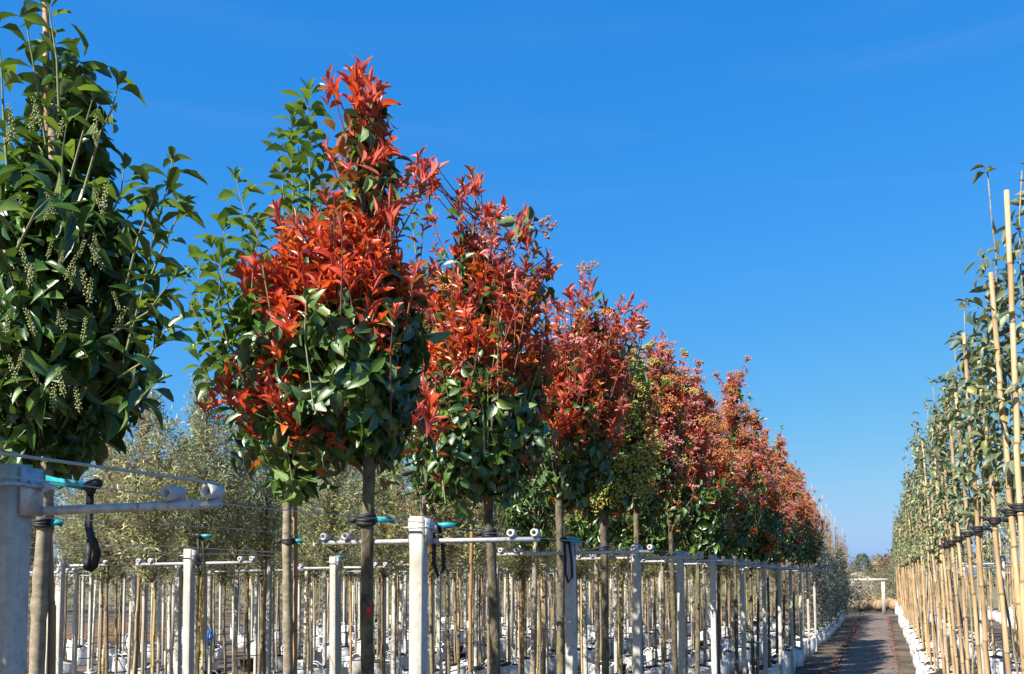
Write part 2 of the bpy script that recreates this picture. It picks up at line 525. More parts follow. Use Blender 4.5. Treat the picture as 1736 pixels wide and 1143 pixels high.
M['cloth'] = rough_mat('dark_ground_cloth', [(0.25, (0.020, 0.018, 0.016)), (0.5, (0.045, 0.040, 0.034)), (0.75, (0.10, 0.088, 0.07))], scale=3.0, rough=0.75, bump=0.4, dist=0.02,
                       second=(0.55, (0.13, 0.10, 0.065), 0.42, 0.62), coord='Object', detail=10, spec=0.08)
M['path'] = rough_mat('worn_concrete_path', [(0.25, (0.085, 0.068, 0.058)), (0.5, (0.145, 0.118, 0.10)), (0.75, (0.21, 0.175, 0.15))], scale=2.4, spec=0.1, rough=0.85, bump=0.3, dist=0.01, detail=10,
                      second=(1.0, (0.11, 0.09, 0.08), 0.52, 0.75))
M['earth_far'] = rough_mat('far_field', [(0.3, (0.10, 0.10, 0.05)), (0.7, (0.18, 0.16, 0.09))], scale=0.05, rough=0.95, bump=0.1)


# ------------------------------------------------------------------ leaves
def leaf_template(bend, fold, prof='ovate', twist=0.0):
    if prof == 'ovate':
        ss, ww = [0.0, 0.10, 0.34, 0.64, 0.86, 1.0], [0.04, 0.16, 0.92, 0.95, 0.50, 0.0]
    elif prof == 'lance':
        ss, ww = [0.0, 0.16, 0.42, 0.70, 0.88, 1.0], [0.05, 0.42, 0.95, 0.82, 0.42, 0.0]
    else:                                     # oblong, widest past the middle
        ss, ww = [0.0, 0.12, 0.40, 0.68, 0.90, 1.0], [0.04, 0.18, 0.80, 1.0, 0.55, 0.0]
    V, rib, Q, T = [], [], [], []
    for i, (s, w_) in enumerate(zip(ss, ww)):
        z = -bend * s * s
        x = s * (1 - 0.25 * abs(bend) * s)
        tw = twist * s
        if i == len(ss) - 1:
            V.append((x, 0, z)); rib.append(1)
        else:
            for sd in (1, 0, -1):
                y = sd * 0.5 * w_
                V.append((x, y * math.cos(tw), z + fold * abs(y) + y * math.sin(tw))); rib.append(1 if sd == 0 else 0)
    n = len(ss) - 1
    for i in range(n - 1):
        a, b = 3 * i, 3 * i + 3
        Q.append((a, b, b + 1, a + 1)); Q.append((a + 1, b + 1, b + 2, a + 2))
    a, e = 3 * (n - 1), 3 * n
    T.append((a, e, a + 1)); T.append((a + 1, e, a + 2))
    return np.array(V), np.array(rib, float), np.array(Q)[:, ::-1], np.array(T)[:, ::-1]


def mini_template(bend=0.25, fold=0.4):
    V = np.array([(0, 0, 0), (0.5, 0.5, -bend * 0.25 + fold * 0.3), (0.5, -0.5, -bend * 0.25 + fold * 0.3), (1, 0, -bend), (0.5, 0, -bend * 0.25)])
    return V, np.array([1, 0, 0, 1, 1.0]), np.zeros((0, 4), int), np.array([(0, 4, 1), (0, 2, 4), (4, 3, 1), (4, 2, 3)])


TPL = [leaf_template(0.10, 0.35, 'lance'), leaf_template(0.30, 0.45, 'lance', 0.4), leaf_template(0.50, 0.30, 'lance', -0.4),
       leaf_template(0.15, 0.25, 'ovate'), leaf_template(0.40, 0.35, 'ovate', 0.3), leaf_template(0.62, 0.30, 'ovate', -0.3),
       leaf_template(0.12, 0.25, 'oblong'), leaf_template(0.35, 0.35, 'oblong', 0.35), leaf_template(0.60, 0.4, 'oblong', -0.35),
       mini_template(), mini_template(0.5, 0.2)]
LANCE, OVATE, OBLONG, MINI = (0, 1, 2), (3, 4, 5), (6, 7, 8), (9, 10)


class Leaves:
    def __init__(s, mats):
        s.mats = mats
        s.p, s.d, s.n, s.L, s.W, s.k, s.t = [], [], [], [], [], [], []

    def add(s, p, d, n, L, W, k, t):
        s.p.append(p); s.d.append(d); s.n.append(n); s.L.append(L); s.W.append(W); s.k.append(k); s.t.append(t)

    def spray(s, base, axis, length, count, ang, L, ratio, kind, tpls, droop=0.0, up=0.35, whorl=False, petiole=0.0):
        """leaves along the last `length` of a shoot ending at base + axis*length"""
        axis = axis / (np.linalg.norm(axis) + 1e-9)
        u = np.cross(axis, (0.31, 0.77, 0.55)); u /= np.linalg.norm(u) + 1e-9
        v = np.cross(axis, u)
        ph = rs.uniform(0, 6.28)
        for i in range(count):
            f = (i + rs.uniform(0.1, 0.9)) / count
            ps = ph + i * 2.4 + rs.uniform(-0.4, 0.4)
            th = math.radians(rs.uniform(*ang)) * (1.15 - 0.5 * f if whorl else 1.0)
            e = math.cos(ps) * u + math.sin(ps) * v
            d = math.cos(th) * axis + math.sin(th) * e
            d = d + np.array([0, 0, -droop * rs.uniform(0.5, 1.4)])
            d /= np.linalg.norm(d) + 1e-9
            n = axis * 0.8 - e * 0.35 + np.array([0, 0, up]) + rs.normal(0, 0.28, 3)
            n = n - d * (n @ d)
            n /= np.linalg.norm(n) + 1e-9
            ll = rs.uniform(*L) * (0.75 + 0.4 * (1 - f) if whorl else 1.0)
            k = kind if not isinstance(kind, (list, tuple)) else kind[rs.randint(len(kind))]
            s.add(base + axis * length * f + d * petiole, d, n, ll, ll * rs.uniform(*ratio), k, tpls[rs.randint(len(tpls))])

    def arrays(s):
        return [np.array(a, float) for a in (s.p, s.d, s.n, s.L, s.W)] + [np.array(s.k, int), np.array(s.t, int)]


def leaves_mesh(name, A, mats, idx=None):
    p, d, n, L, W, k, t = A
    if idx is None:
        idx = np.arange(len(L))
    VV, RR, QQ, TT, QM, TM = [], [], [], [], [], []
    base = 0
    for ti in np.unique(t[idx]):
        s = idx[t[idx] == ti]
        V, rib, Q, T = TPL[ti]
        b = np.cross(n[s], d[s])
        P = p[s][:, None, :] + d[s][:, None, :] * (V[None, :, 0, None] * L[s][:, None, None]) + b[:, None, :] * (V[None, :, 1, None] * W[s][:, None, None]) \
            + n[s][:, None, :] * (V[None, :, 2, None] * L[s][:, None, None])
        nv = len(V)
        off = base + np.arange(len(s))[:, None, None] * nv
        VV.append(P.reshape(-1, 3)); RR.append(np.tile(rib, len(s)))
        if len(Q):
            QQ.append((Q[None] + off).reshape(-1, 4)); QM.append(np.repeat(k[s], len(Q)))
        if len(T):
            TT.append((T[None] + off).reshape(-1, 3)); TM.append(np.repeat(k[s], len(T)))
        base += nv * len(s)
    F, MI = [], []
    if QQ:
        F.append(np.concatenate(QQ)); MI.append(np.concatenate(QM))
    if TT:
        F.append(np.concatenate(TT)); MI.append(np.concatenate(TM))
    return np_mesh(name, np.concatenate(VV), F, [M[x] for x in mats], np.concatenate(MI), True, np.concatenate(RR))


_leaf_cache = {}


def one_leaf(ti, mname):
    if (ti, mname) not in _leaf_cache:
        V, rib, Q, T = TPL[ti]
        _leaf_cache[(ti, mname)] = np_mesh('leaf', V, [Q, T], [M[mname]], None, True, rib)
    return _leaf_cache[(ti, mname)]


def pick_front(A, origin, count):
    """the leaves that show largest from where the photograph was taken (a coarse depth test)"""
    p, d, n, L, W, k, t = A
    N = len(L)
    keys, dep, who = [], [], []
    b = np.cross(n, d)
    for f in (0.15, 0.4, 0.6, 0.85):
        for sd in (-0.25, 0.25):
            q = p + origin + d * (L * f)[:, None] + b * (W * sd)[:, None]
            x, y, z = proj(q)
            ok = (x > 0) & (x < PW) & (y > 0) & (y < PH)
            keys.append(np.where(ok, (x // 5).astype(int) * 1000 + (y // 5).astype(int), -1)); dep.append(z); who.append(np.arange(N))
    keys, dep, who = np.concatenate(keys), np.concatenate(dep), np.concatenate(who)
    g = keys >= 0
    keys, dep, who = keys[g], dep[g], who[g]
    o = np.lexsort((dep, keys))
    keys, who = keys[o], who[o]
    first = np.concatenate([[True], keys[1:] != keys[:-1]])
    sc_ = np.bincount(who[first], minlength=N).astype(float)
    view = -(p + origin - CAM)
    view /= np.linalg.norm(view, axis=1)[:, None]
    sc_ = sc_ * (0.2 + np.abs((n * view).sum(1)))
    order = np.argsort(-sc_)
    order = order[:count]
    return order[sc_[order] > 0]


def hang_leaves(root, lv, pick, origin, part='crown'):
    A = lv.arrays()
    N = len(A[3])
    sel = pick_front(A, np.asarray(origin, float), pick) if pick else np.array([], int)
    rest = np.setdiff1d(np.arange(N), sel)
    crown = None
    if len(rest):
        crown = link(part, leaves_mesh(part, A, lv.mats, rest), root)
        crown['kind'] = 'stuff'
    par = crown if crown is not None else root
    p, d, n, L, W, k, t = A
    for i in sel:
        o = link('leaf', one_leaf(int(t[i]), lv.mats[k[i]]), par)
        b = np.cross(n[i], d[i])
        mt = Matrix.Identity(4)
        for r in range(3):
            mt[r][0], mt[r][1], mt[r][2], mt[r][3] = d[i][r] * L[i], b[r] * W[i], n[i][r] * L[i], p[i][r]
        o.matrix_basis = mt
    return crown


# ------------------------------------------------------------------ tree builders
def trunk_mesh(name, pts, r0, r1, mat, knobs=6, limbs=(), sides=10, seed=0):
    """tapered stem with swollen branch scars; limbs = polylines that fork from it"""
    rg = random.Random(seed)
    mb = MB()
    pts = [Vector(p) for p in pts]
    # resample
    out, rad = [], []
    seg = 44
    tot = len(pts) - 1
    kn = [rg.uniform(0.08, 0.95) for _ in range(knobs)]
    for i in range(seg + 1):
        f = i / seg * tot
        a = min(int(f), tot - 1)
        p = pts[a].lerp(pts[a + 1], f - a)
        h = i / seg
        p = p + Vector((math.sin(h * 9 + seed), math.cos(h * 7 + seed * 2), 0)) * r0 * 0.22
        r = r0 + (r1 - r0) * h
        for q in kn:
            r *= 1 + 0.17 * math.exp(-((h - q) / 0.011) ** 2)
        r *= 1 + rg.uniform(-0.05, 0.05)
        out.append(p); rad.append(r)
    mb.tube(out, rad, sides)
    for lb, ra, rb in limbs:
        k = len(lb)
        mb.tube(lb, [ra + (rb - ra) * i / (k - 1) for i in range(k)], 6)
    return mb.mesh(name, [mat])


def bez(a, b, bow, n=4):
    a, b = np.asarray(a, float), np.asarray(b, float)
    mid = (a + b) / 2 + np.asarray(bow, float)
    return [tuple((1 - f) ** 2 * a + 2 * f * (1 - f) * mid + f * f * b) for f in np.linspace(0, 1, n)]


RH = np.array([CY, SY, 0.0])       # sideways and away, level
DH = np.array([-SY, CY, 0.0])


def env_from_px(rows, depth, base, shrink=0.055):
    """silhouette rows (py, left, right) in the photo -> (height, sideways centre, radius) about the base in metres"""
    out = []
    for py, xl, xr in rows:
        c = at((xl + xr) / 2, py, depth)
        out.append((c[2], float((c - base) @ RH), max((xr - xl) / 2 * depth / FPX - shrink, 0.025)))
    out.sort()
    return out


def env_at(env, h):
    hs = [e[0] for e in env]
    return (np.interp(h, hs, [e[1] for e in env]), np.interp(h, hs, [e[2] for e in env]))


def sample_env(env, n, lo=0.72, hi=1.06, flat=1.0, bias=0.06):
    h0, h1 = env[0][0], env[-1][0]
    hs = np.linspace(h0, h1, 80)
    wts = np.array([env_at(env, h)[1] + bias for h in hs])
    cdf = np.cumsum(wts); cdf /= cdf[-1]
    res = []
    for _ in range(n):
        h = float(np.interp(rs.rand(), cdf, hs)) + rs.uniform(-0.01, 0.01)
        cx, r = env_at(env, h)
        fi = rs.uniform(0, 6.283)
        ro = rs.uniform(lo, hi)
        rad = RH * math.cos(fi) + DH * math.sin(fi) * flat
        res.append((RH * cx + rad * r * ro + np.array([0, 0, h]), rad, h, r))
    return res


def photinia(root, env, rule, axis, shoots, interior, leafscale=1.0, corymb=None, tips=(), pick=0, r0=0.033, seed=0, leaders=70, spire=0.0, bark='bark'):
    """rule(point, height fraction, sideways) -> 'red' | 'pink' | 'orange' | 'green' for the head of a shoot;
    axis = polyline of the stem in local metres (base .. crown)"""
    rg = random.Random(seed)
    names = ['red', 'pink', 'orange', 'green', 'lime', 'bronze_mid']
    lv = Leaves(names)
    tw = MB()
    fl = MB()
    h0, h1 = env[0][0], env[-1][0]
    top = np.array(axis[-1], float)
    pts = sample_env(env, shoots, 0.55, 1.0)
    for (q, d) in tips:
        pts.append((np.array(q, float), np.array(d, float), q[2], 0.1))
    # long upright shoots that stand clear of the crown
    for p, rad, h, r in sample_env(env, leaders, 0.6, 1.0):
        f = (h - h0) / (h1 - h0)
        kind = rule(p, f, float(p @ RH))
        if r < spire:
            continue
        if kind == 'green' or f < 0.25:
            if rs.rand() < 0.6:
                continue
        dr = rad * rs.uniform(0.15, 0.6) + np.array([0, 0, 1.0]) + rs.normal(0, 0.16, 3)
        dr /= np.linalg.norm(dr)
        ln = rs.uniform(0.12, 0.44) * leafscale
        tip = p + dr * ln
        ki = names.index(kind)
        k2 = [ki, ki, 1, 5] if kind != 'green' else [3, 4]
        tw.tube([tuple(p - dr * 0.15), tuple(p + dr * ln * 0.5 + rs.normal(0, 0.012, 3)), tuple(tip)], [0.0045, 0.0034, 0.0015], 4, 1 if kind != 'green' else 0, cap=False)
        lv.spray(p + dr * ln * 0.1, dr, ln * 0.75, rs.randint(4, 8), (25, 70), (0.05 * leafscale, 0.105 * leafscale), (0.18, 0.28), k2, LANCE, droop=0.1, up=0.2)
        lv.spray(tip - dr * 0.05, dr, 0.06, rs.randint(5, 9), (10, 48), (0.05 * leafscale, 0.11 * leafscale), (0.15, 0.23), k2, LANCE, droop=-0.05, up=0.1, whorl=True)
        if corymb and rs.rand() < corymb[0] * 0.6:
            flower_head(fl, tip, dr, 0.07 * leafscale, corymb[1][rs.randint(len(corymb[1]))])
    limbs = []
    for i, (p, rad, h, r) in enumerate(pts):
        f = (h - h0) / (h1 - h0)
        side = float(p @ RH)
        kind = rule(p, f, side)
        if kind == 'green' and f > 0.42 and i < shoots:
            c_ = RH * env_at(env, h)[0] + np.array([0, 0, h])
            p = c_ + (p - c_) * 0.72
        up = 0.95 if kind != 'green' else rs.uniform(-0.25, 0.5)
        dr = rad * 0.75 + np.array([0, 0, up]) + rs.normal(0, 0.22, 3)
        dr /= np.linalg.norm(dr)
        # a twig from the stem or leader out to the shoot
        cx, _ = env_at(env, max(h - 0.25, h0))
        bz = max(h - rs.uniform(0.18, 0.5), h0 - 0.02)
        a = RH * cx * 0.6 + np.array([0, 0, bz])
        if bz < top[2]:
            a = np.array([np.interp(bz, [q[2] for q in axis], [q[j] for q in axis]) for j in (0, 1)] + [bz])
        if i % 2 == 0 or i >= shoots:
            tw.tube(bez(a, p, np.array([0, 0, -0.05]) + rs.normal(0, 0.015, 3), 4), [0.006, 0.0045, 0.0035, 0.002], 4, 1 if kind != 'green' else 0, cap=False)
        s = leafscale
        if kind == 'green':
            lv.spray(p - dr * 0.15, dr, 0.16, rs.randint(7, 11), (45, 115), (0.10 * s, 0.155 * s), (0.42, 0.54), [3, 3, 3, 3, 3, 3, 3, 4], OVATE, droop=0.55, up=0.5, petiole=0.012)
        else:
            ki = names.index(kind)
            if rs.rand() < 0.2:
                ki = rs.choice([0, 1, 2])
            lv.spray(p - dr * 0.12, dr, 0.12, rs.randint(6, 11), (8, 46), (0.065 * s, 0.155 * s), (0.15, 0.23), ki, LANCE, droop=-0.08, up=0.1, whorl=True)
            tw.tube([tuple(p - dr * 0.16), tuple(p + dr * 0.03)], [0.0035, 0.0015], 4, 1, cap=False)
            for q_ in range(2):
                if rs.rand() < 0.58:
                    d2 = dr + rs.normal(0, 0.35, 3); d2 /= np.linalg.norm(d2)
                    p2 = p - dr * rs.uniform(0.03, 0.10) + rs.normal(0, 0.03, 3)
                    lv.spray(p2 - d2 * 0.10, d2, 0.10, rs.randint(6, 10), (12, 50), (0.06 * s, 0.135 * s), (0.15, 0.23), ki, LANCE, droop=-0.08, up=0.1, whorl=True)
            if rs.rand() < 0.55:
                lv.spray(p - dr * 0.32, dr, 0.16, rs.randint(3, 6), (50, 110), (0.08 * s, 0.125 * s), (0.34, 0.46), [3, 3, 4, 5, 5, 2], OVATE, droop=0.4, up=0.5, petiole=0.01)
        if corymb and rs.rand() < corymb[0] and f > corymb[2]:
            cm = corymb[1][rs.randint(len(corymb[1]))]
            flower_head(fl, p + dr * 0.04, dr, 0.095 * s * rs.uniform(0.8, 1.3), cm)
    # the dark interior
    for p, rad, h, r in sample_env(env, interior, 0.05, 0.78):
        dr = rad * 0.8 + np.array([0, 0, rs.uniform(-0.5, 0.3)]) + rs.normal(0, 0.3, 3)
        dr /= np.linalg.norm(dr)
        lv.spray(p - dr * 0.1, dr, 0.14, 5, (40, 115), (0.09 * leafscale, 0.14 * leafscale), (0.4, 0.5), 3, OVATE, droop=0.4, up=0.5)
    # stem with limbs
    for j in range(7):
        hz = h0 + (h1 - h0) * (0.02 + 0.06 * j)
        b = np.array([np.interp(hz, [q[2] for q in axis], [q[k] for q in axis]) for k in (0, 1)] + [hz])
        ph = j * 2.4 + seed
        cx, r = env_at(env, hz + 0.3)
        e = RH * (cx + math.cos(ph) * r * 0.75) + DH * math.sin(ph) * r * 0.75 + np.array([0, 0, hz + 0.34])
        limbs.append((bez(b, e, (0, 0, -0.06), 5), r0 * 0.4, r0 * 0.15))
    lead = RH * env_at(env, h1)[0] + np.array([0, 0, h1 - 0.05])
    limbs.append((bez(top, lead, (0, 0, 0), 5), r0 * 0.55, r0 * 0.1))
    link('trunk', trunk_mesh('trunk', axis, r0, r0 * 0.72, M[bark], 7, limbs, 12, seed), root)
    cr = hang_leaves(root, lv, pick, root.location)
    t_ = link('twigs', tw.mesh('twigs', [M['twig'], M['red_twig']]), root)
    t_['kind'] = 'stuff'
    if fl.v:
        b_ = link('flower_heads', fl.mesh('flower_heads', [M['red_twig'], M['corymb_pink'], M['corymb_orange'], M['corymb_lime']], False), root)
        b_['kind'] = 'stuff'
    return cr


def flower_head(mb, p, d, size, mi):
    """a flat branching head of tiny buds on thin stalks"""
    d = d / np.linalg.norm(d)
    u = np.cross(d, (0.3, 0.8, 0.5)); u /= np.linalg.norm(u)
    v = np.cross(d, u)
    for i in range(9):
        an = i * 2.4
        r = size * math.sqrt((i + 0.5) / 9) * rs.uniform(0.85, 1.1)
        e = p + d * size * rs.uniform(0.75, 1.0) + (u * math.cos(an) + v * math.sin(an)) * r
        mb.tube([tuple(p), tuple(p + (e - p) * 0.55 + d * size * 0.06), tuple(e)], [0.0022, 0.0018, 0.0012], 3, 0, cap=False)
        for j in range(5):
            o = rs.normal(0, size * 0.13, 3)
            mb.octa(e + o, 0.0095 * rs.uniform(0.7, 1.2), mi)


# ------------------------------------------------------------------ the setting: ground, path, far field
def sheet(name, x0, x1, y0, y1, z, mat, nx=1, ny=1, wob=0.0):
    xs, ys = np.linspace(x0, x1, nx + 1), np.linspace(y0, y1, ny + 1)
    V = []
    for j, y in enumerate(ys):
        for i, x in enumerate(xs):
            dx = wob * (math.sin(y * 1.7 + i * 3) + 0.6 * math.sin(y * 4.3 + i)) if (i in (0, nx)) else 0
            V.append((x + dx, y, z))
    F = [(j * (nx + 1) + i, j * (nx + 1) + i + 1, (j + 1) * (nx + 1) + i + 1, (j + 1) * (nx + 1) + i) for j in range(ny) for i in range(nx)]
    o = link(name, np_mesh(name, V, [np.array(F)], [mat], None, False))
    o['kind'] = 'structure'
    return o


sheet('ground', -2500, 2500, -60, 4000, -0.012, M['earth_far'])
sheet('nursery_bed', -70, 40, -8, 75, -0.004, M['cloth'])
sheet('path', -1.09, 0.27, -6, 58, 0.004, M['path'], 3, 90, 0.012)
for xr in (-4.15, -7.1, -10.1, -13.1, -16.1, -19.1):
    sheet('side_path', xr - 0.42, xr + 0.42, 0, 62, 0.001, M['path'], 2, 60, 0.02)
sheet('cross_path', -60, 30, 58.2, 63, 0.004, M['path'])

# fallen red leaves along both edges of the path
lv = Leaves(['litter'])
for i in range(1900):
    y = rs.uniform(8, 57)
    e = rs.rand()
    if e < 0.55:
        x = -1.12 + rs.normal(0, 0.10) + 0.05 * math.sin(y * 0.9)
    elif e < 0.93:
        x = 0.25 + rs.normal(0, 0.06)
    else:
        x = rs.uniform(-1.7, 0.6)
    a = rs.uniform(0, 6.28)
    n = np.array([rs.normal(0, 0.25), rs.normal(0, 0.25), 1.0]); n /= np.linalg.norm(n)
    d = np.array([math.cos(a), math.sin(a), 0.0]); d -= n * (n @ d); d /= np.linalg.norm(d)
    L = rs.uniform(0.05, 0.11)
    lv.add(np.array([x, y, 0.022]), d, n, L, L * 0.42, 0, 9)
lt = link('leaf_litter', leaves_mesh('leaf_litter', lv.arrays(), ['litter']))
tag(lt, 'red-brown fallen leaves strewn along both edges of the path', 'leaf litter', None, 'stuff')


# ------------------------------------------------------------------ grow bags and pots
def bag_parts(seed, r=0.225, h=0.40):
    rg = random.Random(seed)
    mb = MB()
    n = 18
    prof = [(0.86, 0.0), (0.98, 0.04), (1.06, 0.16), (1.03, 0.28), (0.99, 0.36), (1.0, 0.40), (0.95, 0.40), (0.93, 0.36)]
    b = len(mb.v)
    ph = [rg.uniform(0, 6.28) for _ in range(4)]
    for k, (pr, z) in enumerate(prof):
        for j in range(n):
            an = 2 * math.pi * j / n
            wv = 1 + 0.035 * math.sin(3 * an + ph[0]) + 0.03 * math.sin(5 * an + ph[1] + z * 9) + 0.02 * rg.uniform(-1, 1)
            zz = z / 0.40 * h + (0.022 * math.sin(2 * an + ph[2]) + 0.012 * math.sin(5 * an + ph[3]) if k > 3 else 0)
            mb.v.append(Vector((math.cos(an) * r * pr * wv, math.sin(an) * r * pr * wv, zz)))
    for k in range(len(prof) - 1):
        for j in range(n):
            j2 = (j + 1) % n
            mb.q.append((b + k * n + j, b + k * n + j2, b + (k + 1) * n + j2, b + (k + 1) * n + j)); mb.qm.append(0)
    body = mb.mesh('grow_bag', [M['bag']])
    s = MB()
    s.v.append(Vector((0, 0, h * 1.12)))
    for j in range(n):
        an = 2 * math.pi * j / n
        s.v.append(Vector((math.cos(an) * r * 0.93, math.sin(an) * r * 0.93, h * 0.96 + rg.uniform(-0.012, 0.012))))
    for j in range(n):
        s.t.append((0, 1 + j, 1 + (j + 1) % n)); s.tm.append(0)
    soil = s.mesh('soil', [M['soil']])
    hs = []
    for sd in (-1, 1):
        hb = MB()
        lean = rg.uniform(-0.12, 0.12)
        pts = []
        for i in range(7):
            a = math.pi * i / 6
            pts.append((sd * r * (0.99 + 0.10 * math.sin(a)), -math.cos(a) * r * 0.42, h * 0.93 + math.sin(a) * 0.11 + 0))
        hb.tube([(x + lean * (z - h) * 2, y, z) for x, y, z in pts], [0.012] * 7, 5)
        hs.append(hb.mesh('handle', [M['bag']]))
    return body, soil, hs


def pot_mesh():
    mb = MB()
    n = 16
    prof = [(0.15, 0), (0.19, 0.30), (0.205, 0.30), (0.205, 0.33), (0.19, 0.33), (0.188, 0.29), (0.001, 0.295)]
    b = 0
    for pr, z in prof:
        for j in range(n):
            an = 2 * math.pi * j / n
            mb.v.append(Vector((math.cos(an) * pr, math.sin(an) * pr, z)))
    for k in range(len(prof) - 1):
        for j in range(n):
            j2 = (j + 1) % n
            mb.q.append((k * n + j, k * n + j2, (k + 1) * n + j2, (k + 1) * n + j)); mb.qm.append(0 if k < 5 else 1)
    return mb.mesh('black_pot', [M['pot'], M['soil']], False)


BAGS = [bag_parts(s, 0.25 + 0.015 * (s % 3), 0.43 + 0.04 * (s % 2)) for s in range(5)]
POT = pot_mesh()
n_bag = 0


def bag(x, y, label, group):
    global n_bag
    body, soil, hs = BAGS[n_bag % 5]
    n_bag += 1
    o = link('grow_bag', body, None, (x, y, 0))
    o.rotation_euler = (0, 0, rnd.uniform(0, 6.28))
    s = rnd.uniform(0.93, 1.12)
    o.scale = (s, s, rnd.uniform(0.9, 1.12))
    tag(o, label, 'grow bag', group)
    link('soil', soil, o)
    for h in hs:
        link('handle', h, o)
    return o


def pot(x, y, label, group):
    o = link('plant_pot', POT, None, (x, y, 0))
    s = rnd.uniform(0.9, 1.15)
    o.scale = (s, s, s)
    tag(o, label, 'plant pot', group)


# ------------------------------------------------------------------ posts, arms, wires
ARM = 0.56
RING_X = (-0.53, -0.41, 0.43, 0.54)


def post_meshes(seed):
    rg = random.Random(seed)
    mb = MB()
    hw = 0.034
    n = 8
    k = 12
    b = 0
    for i in range(k + 1):
        z = POST_H * i / k
        cham = 0.0035 + rg.uniform(0, 0.002)
        tp = 1.0 - 0.06 * i / k
        h_ = hw * tp
        if i == k:
            z -= 0.0
        for x, y in [(h_, h_ - cham), (h_ - cham, h_), (-h_ + cham, h_), (-h_, h_ - cham), (-h_, -h_ + cham), (-h_ + cham, -h_), (h_ - cham, -h_), (h_, -h_ + cham)]:
            mb.v.append(Vector((x + rg.uniform(-.0012, .0012), y + rg.uniform(-.0012, .0012), z + (rg.uniform(-.004, .004) if i == k else 0))))
    for i in range(k):
        for j in range(n):
            j2 = (j + 1) % n
            mb.q.append((b + i * n + j, b + i * n + j2, b + (i + 1) * n + j2, b + (i + 1) * n + j)); mb.qm.append(0)
    r0 = k * n
    mb.v.append(Vector((0, 0, POST_H + 0.004)))
    c = len(mb.v) - 1
    for j in range(n):
        mb.t.append((r0 + j, r0 + (j + 1) % n, c)); mb.tm.append(0)
    return mb.mesh('concrete_post', [M['concrete']], False)


def ring_mesh():
    mb = MB()
    n = 16
    for (r, y) in ((0.0175, -0.025), (0.0175, 0.025), (0.009, 0.025), (0.009, -0.025)):
        for j in range(n):
            a = 2 * math.pi * j / n
            mb.v.append(Vector((math.cos(a) * r, y, math.sin(a) * r)))
    for k in range(4):
        for j in range(n):
            j2 = (j + 1) % n
            k2 = (k + 1) % 4
            mb.q.append((k * n + j, k * n + j2, k2 * n + j2, k2 * n + j)); mb.qm.append(0)
    return mb.mesh('ring', [M['ring']], False)


def arm_mesh():
    mb = MB()
    z = POST_H - 0.108
    y = 0.058
    mb.tube([(-ARM, y, z), (ARM, y, z)], 0.0115, 10)
    mb.tube([(-ARM - 0.002, y, z), (-ARM + 0.004, y, z)], 0.009, 8)
    return mb.mesh('pipe_arm', [M['galv']])


def clamp_mesh():
    mb = MB()
    mb.box((0, 0.0385, POST_H - 0.065), (0.026, 0.004, 0.06))
    z = POST_H - 0.05
    for sx in (-1, 1):
        mb.box((sx * 0.0405, 0.018, POST_H - 0.065), (0.0055, 0.032, 0.058))
    q = 0.052
    pts = [(-q, 0.06, z), (-q, -q + 0.01, z), (-q + 0.01, -q, z), (q - 0.01, -q, z), (q, -q + 0.01, z), (q, 0.06, z)]
    mb.tube(pts, 0.005, 6)
    for sx in (-1, 1):
        mb.tube([(sx * q, 0.05, z), (sx * q, 0.066, z)], 0.010, 6)
    mb.box((0, 0.046, z), (q + 0.012, 0.003, 0.012))
    return mb.mesh('clamp', [M['galv']], False)


POSTS = [post_meshes(s) for s in range(4)]
RINGM, ARMM, CLAMPM = ring_mesh(), arm_mesh(), clamp_mesh()
far_arm = MB()
far_arm.tube([(-ARM, 0.058, POST_H - 0.108), (ARM, 0.058, POST_H - 0.108)], 0.0155, 6)
for rx in RING_X:
    far_arm.tube([(rx, 0.03, POST_H - 0.076), (rx, 0.086, POST_H - 0.076)], 0.02, 8)
FARARM = far_arm.mesh('pipe_arm', [M['galv']])
n_post = 0


def post(x, y, label, group, near=True, dz=0.0):
    global n_post
    o = link('concrete_post', POSTS[n_post % 4], None, (x, y, dz))
    o.rotation_euler = (rnd.uniform(-.008, .008), rnd.uniform(-.006, .006), rnd.uniform(-.03, .03))
    n_post += 1
    tag(o, label, 'post', group)
    if near:
        link('pipe_arm', ARMM, o)
        link('clamp', CLAMPM, o)
        for rx in RING_X:
            r_ = link('ring', RINGM, o, (rx, 0.058, POST_H - 0.0795))
            r_.rotation_euler = (0, 0, rnd.uniform(-.15, .15))
    else:
        link('pipe_arm', FARARM, o)
    return o


def wire(x, y0, y1, z, r, label, mat='wire', name='wire', sag=0.012, step=2.0, group=None, cat='wire'):
    mb = MB()
    pts = []
    n = int((y1 - y0) / step * 2)
    for i in range(n + 1):
        y = y0 + (y1 - y0) * i / n
        pts.append((x + (0.006 * math.sin(i * 1.3)), y, z - (sag if i % 2 else 0)))
    mb.tube(pts, r, 5)
    o = link(name, mb.mesh(name, [M[mat]]))
    tag(o, label, cat, group)
    return o


